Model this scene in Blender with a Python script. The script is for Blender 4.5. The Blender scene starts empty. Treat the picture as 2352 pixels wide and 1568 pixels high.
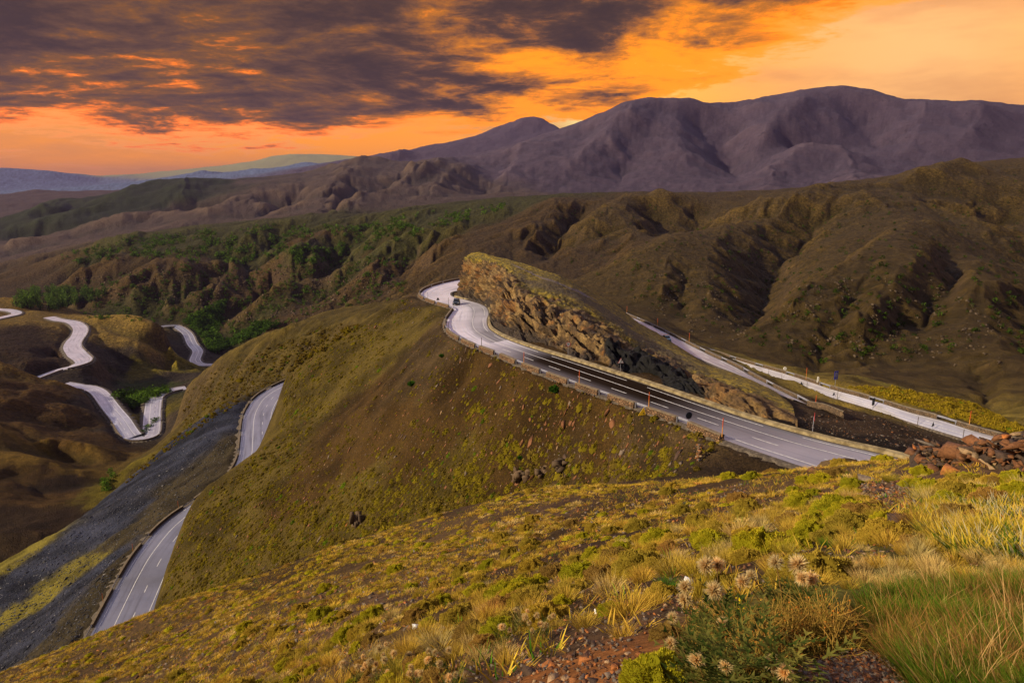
import bpy, math, random
import numpy as np
from mathutils import Vector, Matrix
R = math.radians
scene = bpy.context.scene
# ------------------------------------------------------------------ camera
F = 1532.0; CX = 1176.0; CY = 784.0; PITCH = R(12.3)
SP, CP = math.sin(PITCH), math.cos(PITCH)
cam = bpy.data.cameras.new('camera'); camo = bpy.data.objects.new('camera', cam)
scene.collection.objects.link(camo); scene.camera = camo
cam.sensor_width = 36; cam.lens = 36*F/2352; cam.clip_start = .1; cam.clip_end = 60000
camo.location = (0, 0, 0); camo.rotation_euler = (R(90)-PITCH, 0, 0)
# ------------------------------------------------------------------ render settings
scene.render.engine = 'CYCLES'
vs = scene.view_settings; vs.view_transform = 'Standard'; vs.look = 'None'; vs.exposure = .34; vs.gamma = 1
scene.cycles.use_denoising = True
scene.cycles.max_bounces = 4; scene.cycles.diffuse_bounces = 2; scene.cycles.glossy_bounces = 2
scene.cycles.transmission_bounces = 2; scene.cycles.volume_bounces = 0; scene.cycles.transparent_max_bounces = 8
# ------------------------------------------------------------------ node helper
class NT:
    def __init__(s, tree): s.t = tree; s.t.nodes.clear()
    def n(s, typ, **kw):
        nd = s.t.nodes.new(typ)
        for k, v in kw.items():
            if k.startswith('i_'): s.set(nd.inputs[k[2:].replace('_', ' ')], v)
            else: setattr(nd, k, v)
        return nd
    def set(s, sock, v):
        if isinstance(v, bpy.types.NodeSocket): s.t.links.new(v, sock)
        elif isinstance(v, bpy.types.Node): s.t.links.new(v.outputs[0], sock)
        elif isinstance(v, (tuple, list)) and len(v) == 3 and sock.type == 'RGBA': sock.default_value = (*v, 1)
        else: sock.default_value = v
    def m(s, op, a, b=None, c=None, clamp=False):
        nd = s.t.nodes.new('ShaderNodeMath'); nd.operation = op; nd.use_clamp = clamp
        for i, v in enumerate((a, b, c)):
            if v is not None: s.set(nd.inputs[i], v)
        return nd.outputs[0]
    def vm(s, op, a, b=None, sc=None):
        nd = s.t.nodes.new('ShaderNodeVectorMath'); nd.operation = op
        s.set(nd.inputs[0], a)
        if b is not None: s.set(nd.inputs[1], b)
        if sc is not None: s.set(nd.inputs['Scale'], sc)
        return nd.outputs[0]
    def mix(s, f, a, b, bt='MIX'):
        nd = s.t.nodes.new('ShaderNodeMix'); nd.data_type = 'RGBA'; nd.blend_type = bt
        s.set(nd.inputs[0], f); s.set(nd.inputs[6], a); s.set(nd.inputs[7], b)
        return nd.outputs[2]
    def ss(s, x, lo, hi, a=0., b=1.):
        nd = s.t.nodes.new('ShaderNodeMapRange'); nd.interpolation_type = 'SMOOTHSTEP'
        s.set(nd.inputs[0], x); s.set(nd.inputs[1], lo); s.set(nd.inputs[2], hi); s.set(nd.inputs[3], a); s.set(nd.inputs[4], b)
        return nd.outputs[0]
    def noise(s, vec, scale, detail=4, rough=.5, out=0, lac=2.0, dist=0.):
        nd = s.t.nodes.new('ShaderNodeTexNoise'); s.set(nd.inputs['Vector'], vec)
        nd.inputs['Scale'].default_value = scale; nd.inputs['Detail'].default_value = detail
        nd.inputs['Roughness'].default_value = rough; nd.inputs['Lacunarity'].default_value = lac
        nd.inputs['Distortion'].default_value = dist
        return nd.outputs[out]
    def ramp(s, x, stops):
        nd = s.t.nodes.new('ShaderNodeValToRGB'); s.set(nd.inputs[0], x); e = nd.color_ramp.elements
        while len(e) < len(stops): e.new(.5)
        for el, (p, c) in zip(e, stops): el.position = p; el.color = (*c, 1)
        return nd.outputs[0]
# ------------------------------------------------------------------ sky (world)
SUN_EL, SUN_AZ = R(25), R(-105)          # azimuth from +Y clockwise: the sun stands left of and a little behind the camera
world = bpy.data.worlds.new('World'); scene.world = world; world.use_nodes = True
w = NT(world.node_tree)
tc = w.n('ShaderNodeTexCoord').outputs['Generated']
sx = w.n('ShaderNodeSeparateXYZ', i_Vector=tc); X, Y, Z = sx.outputs
Zp = w.m('MAXIMUM', Z, 0.0)
den = w.m('ADD', Zp, .10)
u = w.m('DIVIDE', X, den); v = w.m('DIVIDE', Y, den)
puv = w.n('ShaderNodeCombineXYZ', i_X=w.m('MULTIPLY', u, 1.0), i_Y=w.m('MULTIPLY', v, 1.15), i_Z=3.7).outputs[0]
n1 = w.noise(puv, .95, 9, .64, dist=.35)
n2 = w.noise(w.vm('ADD', puv, (7.1, 3.3, 0)), 2.9, 9, .70, dist=.35)
n3 = w.noise(w.vm('ADD', puv, (1.1, 13.3, 5)), .35, 3, .5)
# clear sky colour: orange low, peach to the right, yellow glow near the gap between the peaks
bg = w.mix(w.ss(X, -.45, .35), (1.25, .33, .0), (1.10, .44, .11))
bg = w.mix(w.ss(Z, .30, .05, 0, .6), bg, (1.25, .42, .0))
gd = w.vm('DISTANCE', tc, (.125, .985, .105))
gdn = gd.node.outputs['Value']
bg = w.mix(w.m('MULTIPLY', w.ss(gdn, .26, .0), .85), bg, (1.25, .66, .10))
bg = w.mix(w.m('MULTIPLY', w.ss(gdn, .12, .0), .85), bg, (1.2, 1.1, .45))
g2 = w.vm('DISTANCE', tc, (.50, .86, .14)).node.outputs['Value']
bg = w.mix(w.m('MULTIPLY', w.ss(g2, .30, .0), .5), bg, (1.0, .66, .30))
bg = w.mix(w.m('MULTIPLY', w.ss(w.m('SUBTRACT', Z, w.m('MULTIPLY', X, .05)), .075, .0), w.ss(X, .0, -.45)), bg, (.50, .30, .17))
# thin veils on the right
veil = w.noise(w.vm('MULTIPLY', tc, (2.0, 2.0, 9.0)), 1.6, 5, .55)
bg = w.mix(w.m('MULTIPLY', w.ss(veil, .46, .70), .62), bg, (.66, .27, .10))
# cloud deck
bz = w.m('ADD', .134, w.m('MULTIPLY', X, .085))
bz = w.m('ADD', bz, w.m('MULTIPLY', w.m('MAXIMUM', w.m('SUBTRACT', X, .18), 0.), .30))
bias = w.m('MULTIPLY', w.m('SUBTRACT', Z, bz), 4.6)
bias = w.m('MINIMUM', w.m('MAXIMUM', bias, -.42), .115)
dens = w.m('ADD', w.m('ADD', w.m('MULTIPLY', n1, 1.0), w.m('MULTIPLY', n2, .52)), w.m('ADD', w.m('SUBTRACT', bias, .02), w.m('MULTIPLY', w.m('SUBTRACT', n3, .5), .5)))
ccol = w.ramp(w.ss(dens, .52, 1.0), [(0, (1.15, .40, .07)), (.14, (1.2, .36, .045)), (.27, (1.25, .24, .005)), (.38, (.62, .15, .01)), (.52, (.22, .085, .018)), (.74, (.115, .056, .032)), (1.0, (.048, .028, .024))])
ccol = w.mix(w.m('MULTIPLY', w.ss(gdn, .42, .10), w.ss(dens, .90, .62)), ccol, (1.3, .36, .0))
camt = w.ss(dens, .51, .60)
col = w.mix(camt, bg, ccol)
# overhead and behind the camera: pale lavender overcast that lights the land
over = w.m('MAXIMUM', w.ss(Z, .29, .36), w.ss(Y, .25, -.25))
ovn = w.noise(tc, 3.0, 5, .55)
ovc = w.mix(ovn, (.10, .085, .12), (.25, .225, .28))
frontb = w.m('MULTIPLY', w.m('MULTIPLY', w.ss(Z, .29, .36), w.ss(Z, .72, .45)), w.ss(Y, .2, .7))  # brighter unseen band added above the frame to make the roads shine
ovc = w.mix(w.m('MULTIPLY', frontb, .9), ovc, (1.25, 1.18, 1.50))
col = w.mix(over, col, ovc)
col = w.mix(w.ss(Z, -.02, -.10), col, (.10, .08, .07))
skyt = w.n('ShaderNodeTexSky', sky_type='NISHITA', sun_disc=False, sun_elevation=SUN_EL, sun_rotation=SUN_AZ)
bgn = w.n('ShaderNodeBackground', i_Color=col, i_Strength=1.0)
bg2 = w.n('ShaderNodeBackground', i_Color=w.mix(over, (0, 0, 0), skyt.outputs[0]), i_Strength=.006)
addn = w.n('ShaderNodeAddShader'); w.t.links.new(bgn.outputs[0], addn.inputs[0]); w.t.links.new(bg2.outputs[0], addn.inputs[1])
wo = w.n('ShaderNodeOutputWorld'); w.t.links.new(addn.outputs[0], wo.inputs['Surface'])
# ------------------------------------------------------------------ sun
sl = bpy.data.lights.new('sun', 'SUN'); sl.energy = 5.4; sl.angle = R(2); sl.color = (1.0, .83, .55)
slo = bpy.data.objects.new('sun', sl); scene.collection.objects.link(slo)
sd = Vector((math.sin(SUN_AZ)*math.cos(SUN_EL), math.cos(SUN_AZ)*math.cos(SUN_EL), math.sin(SUN_EL)))
slo.rotation_euler = (-sd).to_track_quat('-Z', 'Y').to_euler()
# ------------------------------------------------------------------ numpy tools
rng = np.random.default_rng(7)
random.seed(7)
def down_of(y): return SP + (np.asarray(y, float)-CY)/F*CP
def W(x, y, D):
    """world point seen at picture point (x,y) at depth D along the camera axis"""
    x = np.asarray(x, float); y = np.asarray(y, float); D = np.asarray(D, float)
    dy = (y-CY)/F
    return np.stack([D*(x-CX)/F, D*(CP-dy*SP), -D*(SP+dy*CP)], -1)
def Wh(x, y, h): return W(x, y, np.asarray(h, float)/down_of(y))
def proj(P):
    P = np.asarray(P, float); D = P[..., 1]*CP-P[..., 2]*SP
    return np.stack([CX+F*P[..., 0]/D, CY+F*(-P[..., 2]*CP-P[..., 1]*SP)/D, D], -1)
def pts(s, mode='D'):
    a = np.array([[float(q) for q in p.split(',')] for p in s.split(';') if p.strip()])
    return W(a[:, 0], a[:, 1], a[:, 2]) if mode == 'D' else Wh(a[:, 0], a[:, 1], a[:, 2])
def h2(ix, iy, seed=0):
    n = (ix.astype(np.int64)*374761393 + iy.astype(np.int64)*668265263 + seed*974634777) & 0xffffffff
    n = ((n ^ (n >> 13))*1274126177) & 0xffffffff
    n = ((n ^ (n >> 15))*2246822519) & 0xffffffff
    n = n ^ (n >> 13)
    return (n & 0xffffff)/float(0xffffff)
def h3(ix, iy, iz, seed=0): return h2(ix + iz.astype(np.int64)*7919, iy - iz.astype(np.int64)*104729, seed)
def noise2(x, y, seed=0):
    ix = np.floor(x); iy = np.floor(y); fx = x-ix; fy = y-iy
    ux = fx*fx*fx*(fx*(fx*6-15)+10); uy = fy*fy*fy*(fy*(fy*6-15)+10)
    def g(ox, oy):
        a = h2(ix+ox, iy+oy, seed)*6.2831853
        return np.cos(a)*(fx-ox)+np.sin(a)*(fy-oy)
    return ((g(0, 0)*(1-ux)+g(1, 0)*ux)*(1-uy)+(g(0, 1)*(1-ux)+g(1, 1)*ux)*uy)*1.4
def fbm2(x, y, o=5, seed=0, gain=.5):
    s = 0; a = 1.
    for k in range(o): s = s+a*noise2(x*2**k, y*2**k, seed+k*17); a *= gain
    return s
def vnoise3(x, y, z, seed=0):
    ix = np.floor(x); iy = np.floor(y); iz = np.floor(z); fx = x-ix; fy = y-iy; fz = z-iz
    fx = fx*fx*(3-2*fx); fy = fy*fy*(3-2*fy); fz = fz*fz*(3-2*fz); s = 0
    for a in (0, 1):
        for b in (0, 1):
            for c in (0, 1):
                s = s+h3(ix+a, iy+b, iz+c, seed)*(fx if a else 1-fx)*(fy if b else 1-fy)*(fz if c else 1-fz)
    return s*2-1
def fbm3(p, sc, o=5, seed=0, gain=.5):
    s = 0; a = 1.
    for k in range(o):
        q = p*sc*2**k; s = s+a*vnoise3(q[..., 0]+k*3.1, q[..., 1], q[..., 2]-k*1.7, seed+k*31); a *= gain
    return s
def new_mesh(name, verts, faces, mats=(), smooth=False, parent=None, mat_idx=None):
    verts = np.ascontiguousarray(verts, np.float32).reshape(-1, 3)
    faces = np.ascontiguousarray(faces, np.int32); k = faces.shape[1]; nf = len(faces)
    me = bpy.data.meshes.new(name)
    me.vertices.add(len(verts)); me.vertices.foreach_set('co', verts.ravel())
    me.loops.add(nf*k); me.loops.foreach_set('vertex_index', faces.ravel())
    me.polygons.add(nf); me.polygons.foreach_set('loop_start', np.arange(0, nf*k, k, dtype=np.int32))
    if smooth: me.polygons.foreach_set('use_smooth', np.ones(nf, bool))
    if mat_idx is not None: me.polygons.foreach_set('material_index', np.asarray(mat_idx, np.int32))
    for m_ in mats: me.materials.append(m_)
    me.update(calc_edges=True)
    o = bpy.data.objects.new(name, me); scene.collection.objects.link(o)
    if parent is not None: o.parent = parent
    return o
def grid_faces(nu, nv):
    i = np.arange(nu-1)[:, None]; j = np.arange(nv-1)[None, :]
    a = i*nv+j
    return np.stack([a, a+nv, a+nv+1, a+1], -1).reshape(-1, 4)
def set_attr(o, name, arr, typ='FLOAT_COLOR'):
    at = o.data.attributes.new(name, typ, 'POINT')
    if typ == 'FLOAT': at.data.foreach_set('value', np.ascontiguousarray(arr, np.float32).ravel())
    else:
        a = np.ones((len(arr), 4), np.float32); a[:, :arr.shape[1]] = arr
        at.data.foreach_set('color', a.ravel())
def tag(o, label=None, cat=None, group=None, kind=None):
    if label: o['label'] = label
    if cat: o['category'] = cat
    if group: o['group'] = group
    if kind: o['kind'] = kind
    return o
# ================================================================== TERRAIN CONTROL LINES (picture x, y on a 2352 wide frame, depth D or drop h)
# ---- roads: pairs (outer edge x,y) (inner edge x,y) h
def road_pairs(s):
    a = np.array([[float(q) for q in p.split(',')] for p in s.split(';') if p.strip()])
    return a
def catmull(P, n):
    P = np.asarray(P, float); Q = np.vstack([2*P[0]-P[1], P, 2*P[-1]-P[-2]]); out = []
    for i in range(len(P)-1):
        t = np.linspace(0, 1, n, endpoint=False)[:, None]
        p0, p1, p2, p3 = Q[i:i+4]
        out.append(.5*((2*p1)+(-p0+p2)*t+(2*p0-5*p1+4*p2-p3)*t**2+(-p0+3*p1-3*p2+p3)*t**3))
    return np.vstack(out+[P[-1:]])
ROADS = {}
def make_road(name, s, wall_h=0.0, inner_h=0.0, n=14):
    a = road_pairs(s)
    O = Wh(a[:, 0], a[:, 1], a[:, 4]-wall_h); I = Wh(a[:, 2], a[:, 3], a[:, 4]-inner_h)
    O[:, 2] -= wall_h; I[:, 2] -= inner_h
    ROADS[name] = (catmull(O, n), catmull(I, n))
# outer = valley side (parapet top traced), inner = rock side (kerb top traced)
make_road('main', '''2120,1150,2330,1105,27.2; 1930,1085,2140,1063,27.3; 1800,1043,2020,1033,27.5; 1672,1000,1889,1003,27.8; 1560,955.5,1740,962,28.1; 1464,923,1620,923,28.3;
1328,876.5,1465,871,28.7; 1204,831,1310,822,29.2; 1138,804,1227,797,29.6; 1090,787,1170,777,30; 1057,772,1138,761,30.4; 1034,758,1123,748,30.7; 1023,741,1120,731,31.1;
1026,726,1124,716,31.5; 1036,712,1117,702,31.9; 1040,703,1095,692,32.3; 1008,693,1066,685,32.7; 984,685.5,1045,680,33; 968,678,1036,674,33.2; 964,671,1040,668,33.4; 975,660,1062,664,33.7; 1005,649,1085,660,34;
1040,641,1110,657,34.5; 1075,635,1140,655,35.5''', wall_h=.8, inner_h=.35)
make_road('nearleg', '''1380,692,1372,700,47; 1432,715,1425,722,45.5; 1484,737,1464,744,44; 1542,764,1520,781,42.6; 1582,784,1560,803,41.6; 1634,809,1598,821,40.5; 1684,831,1641,840,39; 1729,855,1686,857,37.5;
1778,880,1735,877,36; 1835,907,1790,906,34.6; 1858,919,1828,919,34.3''', wall_h=.8)
make_road('farleg', '''1560,778,1545,785,53; 1615,795,1612,806,50; 1640,803,1655,823,48.6; 1682,817,1706,840,47; 1723,829,1753,857,45.5; 1802,850.5,1850,892,43; 1851,866,1902,910,41.6; 1910,885,1975,932,40.2;
1964,899,2035,951,39.2; 2025,916,2090,970,38.2; 2086,935,2160,992,37.4; 2158,953,2248,1018,36.6; 2229,975,2340,1045,36; 2321,1000,2460,1085,35.5; 2420,1032,2580,1130,35''', wall_h=.8)
def edge_road(name, s, width, wall_h=.8, n=12, side=1):
    """one traced edge plus a real width"""
    a = road_pairs(s); O = Wh(a[:, 0], a[:, 1], a[:, 2]-wall_h); O[:, 2] -= wall_h
    O = catmull(O, n); T = np.gradient(O, axis=0); T[:, 2] = 0; T /= np.linalg.norm(T, axis=1)[:, None]
    k = np.ones(9)/9; Tp = np.stack([np.convolve(np.pad(T[:, i], 4, 'edge'), k, 'valid') for i in range(3)], 1)
    Tp /= np.linalg.norm(Tp, axis=1)[:, None]
    Nn = np.stack([Tp[:, 1], -Tp[:, 0], 0*Tp[:, 0]], 1)*side
    wd = width if np.isscalar(width) else np.interp(np.linspace(0, 1, len(O)), np.linspace(0, 1, len(width)), width)[:, None]
    ROADS[name] = (O, O+Nn*wd)
edge_road('lower', '''120,1600,106; 188,1479,104; 250,1364,103; 276,1317,102; 306,1270,101; 353,1214,100; 394,1179,99; 435,1152,98; 471,1126,97.5; 509,1099,97; 533,1072,96.5; 546,1043,96; 550,1013,95.5; 556,960,94.5; 568,931,94; 588,907,93.5; 620,887,93; 659,869,92.5; 720,845,92''', 13)
edge_road('valley', '''130,884,167; 166,890,168; 188,893,169; 206,902,170; 218,916,171; 235,940,172.5; 256,966,175; 273,993,178; 285,1006,179; 300,1010,180; 329,1009,180; 353,1003,180; 366,994,180; 370,980,180; 370,957,180; 371,935,179; 373,916,178.5; 380,906,178; 406,896,178; 430,892,178''', 13.5, side=-1)
edge_road('midleft', '''125,725,152; 147,731,153; 176,735,154; 194,742,155; 203,753,156; 199,768,157; 190,781,158; 188,793,159; 199,806,160; 211,817,161; 213,822,161; 206,831,161.5; 176,841,162; 141,849,163; 103,863,164; 80,872,165''', [13, 14, 16, 16, 17, 19, 17, 12, 8, 8], side=1, n=12)
edge_road('topleft', '''-60,702,150; -20,706,150; 0,707,150; 30,709,150; 47,713,150; 51,717,150; 44,721,150; 22,726,150; 0,731,150; -30,738,150''', [16, 16, 14, 12, 12, 12, 12], side=1, n=12)
edge_road('eastvalley', '''340,752,192; 368,747,193; 394,745,194; 416,747,195.5; 441,763,198; 454,787,202; 467,803,205; 463,818,206; 462,825,206.5; 471,832,207; 506,833,208; 540,834,209''', 14, side=1, n=12)
# ---- free control lines with depth
LINES = []
def L(s, mode='D', k=1.0):
    a = np.array([[float(q) for q in p.split(',')] for p in s.split(';') if p.strip()])
    LINES.append(W(a[:, 0], a[:, 1], a[:, 2]*k) if mode == 'D' else Wh(a[:, 0], a[:, 1], a[:, 2]))
RI, GU = .968, 1.04
# foreground hill: crest and body
L('-260,1700,50;-150,1640,50;0,1545,52;200,1470,52;360,1400,52;560,1345,52;800,1250,52;1000,1190,50;1200,1130,48;1400,1112,46;1500,1107,44;1600,1103,42;1700,1098,40;1800,1090,37;1900,1080,33;1980,1070,30;2060,1062,27;2130,1056,24;2352,1024,20;2600,1000,19')
for s in ('-300,1620,48;0,1568,48;300,1568,36;600,1568,22;900,1568,10;1100,1568,5.5;1300,1568,3.6;1500,1568,2.9;1700,1568,2.6;2000,1568,2.4;2352,1568,2.3;2700,1568,2.2',
          '0,1700,30;600,1700,9;1200,1700,3.2;1700,1700,2.2;2352,1700,1.95;2700,1700,1.9',
          '1200,2100,1.7;1700,2100,1.5;2352,2100,1.4;600,2100,2.5',
          '300,1500,47;600,1450,32;900,1450,18;1200,1450,8;1500,1450,4.6;1800,1450,3.4;2100,1450,3.1;2352,1450,3.0;2700,1450,2.9',
          '560,1400,42;800,1350,34;1100,1350,22;1400,1350,11;1700,1350,6;2000,1350,4.6;2352,1350,4.2;2700,1350,4',
          '800,1290,44;1000,1250,40;1300,1250,26;1600,1250,13;1900,1250,9;2200,1250,6.5;2352,1250,6;2700,1250,5.6',
          '1150,1170,44;1400,1150,36;1700,1150,25;2000,1150,17;2352,1150,11;2700,1150,10'): L(s)
# gully behind the crest, foot of the spur slope
L('-150,1668,62;0,1575,64;200,1500,66;360,1425,72;600,1362,76;800,1275,80;1000,1215,80;1200,1150,78;1400,1122,72;1500,1118,66;1600,1116,62')
L('370,1402,145;600,1332,130;810,1250,118;1000,1186,110;1200,1130,100;1400,1105,88;1560,1086,77')
# wet dirt pull-off beside the road (level ground)
L('1620,1040,28.8;1700,1060,28.6;1800,1085,28.4;1900,1100,28.2;2000,1120,28', 'h'); L('1600,1085,29.6;1700,1108,29.2;1800,1120,29', 'h')
# spur silhouette above the lower road
L('940,684,226;925,686,222;890,704,220;850,738,217;780,775,216;700,808,216;662,855,215;655,870,214;648,960,204;640,995,195;600,1030,188;550,1070,185;500,1112,181;440,1160,175;410,1230,166;385,1300,158;362,1392,150')
# inner edge drop from the silhouette to the lower road
# spur slope body
L('1000,760,168;900,860,172;800,960,160;700,1060,158;600,1150,155;500,1250,152')
L('1080,860,135;1000,960,128;900,1060,130;750,1160,136;600,1250,140')
L('930,760,196;840,800,202;760,860,200;720,960,186')
# scree bank below the lower road
L('588,902,322;544,919,312;500,940,306;441,984,300;382,1025,298;323,1085,288;265,1135,278;206,1179,264;126,1229,250;59,1273,240;0,1302,235;-150,1380,228')
L('0,1500,186;0,1568,172;-150,1600,180;60,1420,205;150,1330,215;300,1180,240;450,1060,262')
L('500,948,362;441,996,360;382,1040,352;323,1102,345;265,1156,335;200,1198,310;126,1246,296;59,1290,285;0,1320,282;-150,1400,280')
# second spur, between lower road and valley road
L('860,752,330;838,741,350;790,736,385;740,741,400;692,746,415;647,763,425;618,784,430;559,810,442;500,837,458;465,857,470;428,890,492;416,915,480;410,990,452;388,1014,440;352,1034,425;311,1062,400;279,1084,375;262,1130,362')
L('392,1016,478;400,1006,500;365,1032,462;335,1040,455')
L('640,868,352;600,880,350;570,905,340;520,925,345'); L('560,850,395;500,900,405;440,950,410;400,1010,395;340,1060,375')
L('740,790,340;800,780,310;860,770,270')
# left hills in the shade, in front of the valley road
L('-250,800,600;0,838,562;29,844,562;74,858,566;103,869,570;138,881,574;163,894,572;176,908,556;206,951,532;235,989,505;265,1008,496;289,1024,490')
L('-200,950,440;0,983,430;88,999,430;176,1025,430;250,1050,425;285,1060,430')
L('-200,1080,370;0,1043,392;100,1062,395;200,1090,398;262,1112,390')
L('-150,1150,330;0,1150,335;100,1150,345;200,1150,345'); L('0,1230,297;80,1222,300')
L('0,1016,440;100,1040,432;200,1062,420')
# valley floor inside the V
L('280,940,187;330,965,187;240,880,189;400,862,193;330,880,192;290,910,190;250,862,188', 'h')
L('150,862,184;200,868,186', 'h')
# golden mid hill
L('139,729,880;206,724,880;265,723,870;309,731,860;353,743,840;379,757,820;397,799,790;404,822,770')
L('230,760,820;300,780,800;350,800,780;260,820,740;330,850,735;400,850,735')
L('210,735,1010;300,740,1010;380,750,980')
# dark hill on the left between the two valley roads
L('-200,680,960;0,694,950;29,697,940;74,706,925;118,719,905')
L('-150,760,740;0,742,770;60,735,800;120,745,800;160,765,760;165,800,700;182,833,668')
L('-150,840,640;0,805,650;80,785,715;60,835,625;120,850,625'); L('-100,870,610;0,862,606;60,875,604')
# east valley flat
L('430,800,204;400,835,204;385,860,200;360,775,190;520,850,207;440,860,206', 'h')
# ---- middle range
L('-350,600,1700;-150,620,1600;0,628,1550;60,605,1560;100,598,1560;150,580,1560;225,565,1550;320,540,1540;400,545,1530;500,525,1510;590,520,1500;650,515,1490;725,521,1460;825,517,1420;900,495,1390;980,482,1340;1050,487,1310;1100,475,1280;1160,466,1260;1220,458,1240;1276,452,1220;1376,457,1190;1456,450,1180;1526,457,1150;1616,470,1130;1726,465,1120;1826,452,1120;1926,445,1110;2026,430,1090;2101,400,1070;2176,397,1050;2276,372,1030;2352,370,1020;2700,340,1000')
L('-200,700,1240;0,690,1220;60,698,1200;150,712,1160;250,716,1120;330,722,1100;400,732,1090;450,745,1065;500,765,1030;540,800,960;560,830,900')
L('620,760,960;700,755,900;800,730,840;900,700,800;960,680,760')
# ridges and gullies of the middle range, left half
L('480,600,1300;420,640,1230;380,690,1150', k=RI); L('560,625,1270;600,690,1120;540,730,1060', k=GU); L('500,640,1260;470,690,1160;450,730,1090', k=RI)
L('700,560,1370;690,620,1230;640,680,1110;600,740,1010', k=RI); L('800,590,1240;770,640,1130;730,700,1000', k=GU); L('820,620,1180;830,660,1060;800,710,920', k=RI)
L('980,520,1250;900,590,1130;860,640,1020;820,690,920', k=RI); L('1000,580,1080;940,640,960;900,680,860', k=GU); L('300,600,1400;230,660,1270;180,700,1190', k=RI); L('200,640,1350;130,680,1240', k=GU)
L('1060,540,1130;1030,590,1000;1000,630,900', k=RI)
# right half: ridges / gullies
L('1276,465,1200;1250,520,1080;1190,560,980;1120,590,900', k=RI); L('1200,500,1130;1130,540,1030;1060,580,930')
L('1400,500,1080;1350,560,960;1330,600,860', k=RI); L('1456,462,1150;1500,510,1060;1560,545,950;1600,580,830')
L('1340,500,1100;1290,560,960;1260,600,880'); L('1540,500,1080;1600,530,990')
L('1391,682,560;1456,640,620;1526,590,680;1601,565,740;1676,550,800;1740,545,830;1801,505,900;1876,492,940;1976,495,950;2051,475,960;2126,450,980;2176,425,1000;2276,400,1010', k=RI)
L('1420,610,800;1480,580,820;1380,650,700', k=GU)   # back valley left of the ridge
L('1721,800,360;1721,780,385;1731,710,470;1761,665,530;1766,625,600;1776,595,650;1806,575,700;1876,550,760;1930,530,800', k=GU)
L('1751,790,345;1826,720,410;1876,665,480;1901,625,530;1976,580,600;2051,555,640;2126,540,680;2051,520,780;2000,510,850', k=RI)
L('2051,480,930;2151,530,820;2226,565,760;2301,600,700;2352,625,670;2500,670,600', k=RI)
L('1980,860,300;2040,800,345;2080,760,370;2156,715,410;2181,690,440;2201,615,540;2215,585,620;2200,570,700')
L('1900,840,305;1990,760,350;2060,690,420;2100,640,480;2130,600,550', k=RI)
L('2352,700,480;2250,610,560;2200,640,480;2240,720,400;2200,800,330;2230,880,260')
L('1500,700,500;1560,760,420;1600,790,380;1560,650,560;1620,620,620;1640,700,500;1660,760,420')
L('2352,850,300;2300,780,360;2352,760,400;2500,800,330')
# foot of that range behind the far road
L('1380,698,520;1430,712,470;1500,738,420;1600,788,345;1700,818,305;1800,845,275;1900,872,255;1950,890,240;2050,905,225;2150,925,205;2250,950,190;2352,985,170;2600,1060,150')
# golden grassy shoulder just beyond the far road
L('1990,890,155;2050,893,160;2100,900,160;2160,912,158;2230,925,155;2300,960,145;2352,1003,128')
L('2120,925,138;2200,945,130;2300,980,118')
# black ground between the main road and the far road
L('1800,955,30;1850,965,30.5;1900,965,33;1950,975,33;2050,1000,32;2150,1020,31;2230,1040,31;2300,1060,30.5', 'h')
L('1950,940,37.5;2020,965,36.5;2100,990,35.5', 'h'); L('1900,925,36.5;1842,913,34.9;1882,933,34.2;1932,955,33.5', 'h')
# outcrop footprint (kept just under the separate rock mesh)
L('1110,650,238;1180,640,226;1250,680,222;1330,700,212;1400,740,200;1460,775,190;1500,805,178;1560,830,155;1640,862,132;1700,890,112')
# ---- farther ranges
L('-350,560,3000;-100,535,3000;0,510,3000;75,485,3000;150,460,3000;230,462,3000;300,430,3000;350,417,3000;425,410,3050;500,410,3100;550,415,3150;625,415,3200;700,405,3300;775,395,3400;850,372,3500;875,368,3500;950,378,3600;1020,385,3700;1100,390,3700;1176,385,3700')
L('0,545,2350;150,530,2350;300,500,2350;450,490,2400;600,470,2450;750,470,2400;900,460,2400;1050,450,2400;1200,440,2500')
L('0,600,1900;200,560,1850;400,530,1850;600,505,1800;800,500,1750;1000,480,1700;1200,455,1650;1500,455,1600;1800,455,1600;2100,405,1500;2352,380,1500')
L('620,500,2000;700,470,2250;760,440,2500;830,400,3000'); L('850,480,2000;950,440,2500;1030,420,2900'); L('550,440,2700;600,480,2200'); L('900,440,2650;800,470,2150')
# big mountain
L('1080,360,4400;1176,352,4500;1240,325,4550;1306,305,4600;1376,275,4700;1426,250,4750;1456,231,4800;1476,233,4820;1491,227,4850;1551,230,4900;1586,229,4950;1626,240,5000;1681,256,5050;1696,256,5050;1721,239,5100;1771,243,5150;1796,235,5200;1811,221,5200;1866,212,5250;1886,203,5300;1931,199,5300;1996,204,5300;2051,225,5300;2081,240,5300;2116,241,5300;2141,235,5300;2216,242,5300;2251,235,5300;2352,247,5300;2700,250,5300')
L('1200,450,2700;1350,455,2700;1500,462,2700;1600,465,2700;1700,450,2700;1820,450,2700;1940,440,2700;2050,420,2800;2200,400,2700;2352,385,2700')
L('1456,240,4700;1440,300,4200;1380,370,3700;1300,430,3100'); L('1490,260,4600;1540,320,4100;1600,400,3400;1640,440,2900'); L('1696,270,4900;1690,330,4400;1680,400,3700;1700,435,3000')
L('1890,215,5100;1800,300,4500;1740,370,3900;1720,420,3300'); L('1600,280,4600;1640,350,4000;1650,400,3500'); L('1866,360,3700;1800,400,3400;1720,450,2900'); L('1866,360,3700;1920,390,3500;2000,420,3200;2030,425,3000')
L('1866,372,4100;1900,380,4100;1820,390,4100'); L('1960,250,4900;2000,330,4300;2040,400,3500'); L('2120,260,4900;2130,330,4300;2100,390,3600'); L('2250,255,4900;2220,330,4300;2160,390,3500'); L('2352,300,4700;2300,370,3900')
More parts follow.
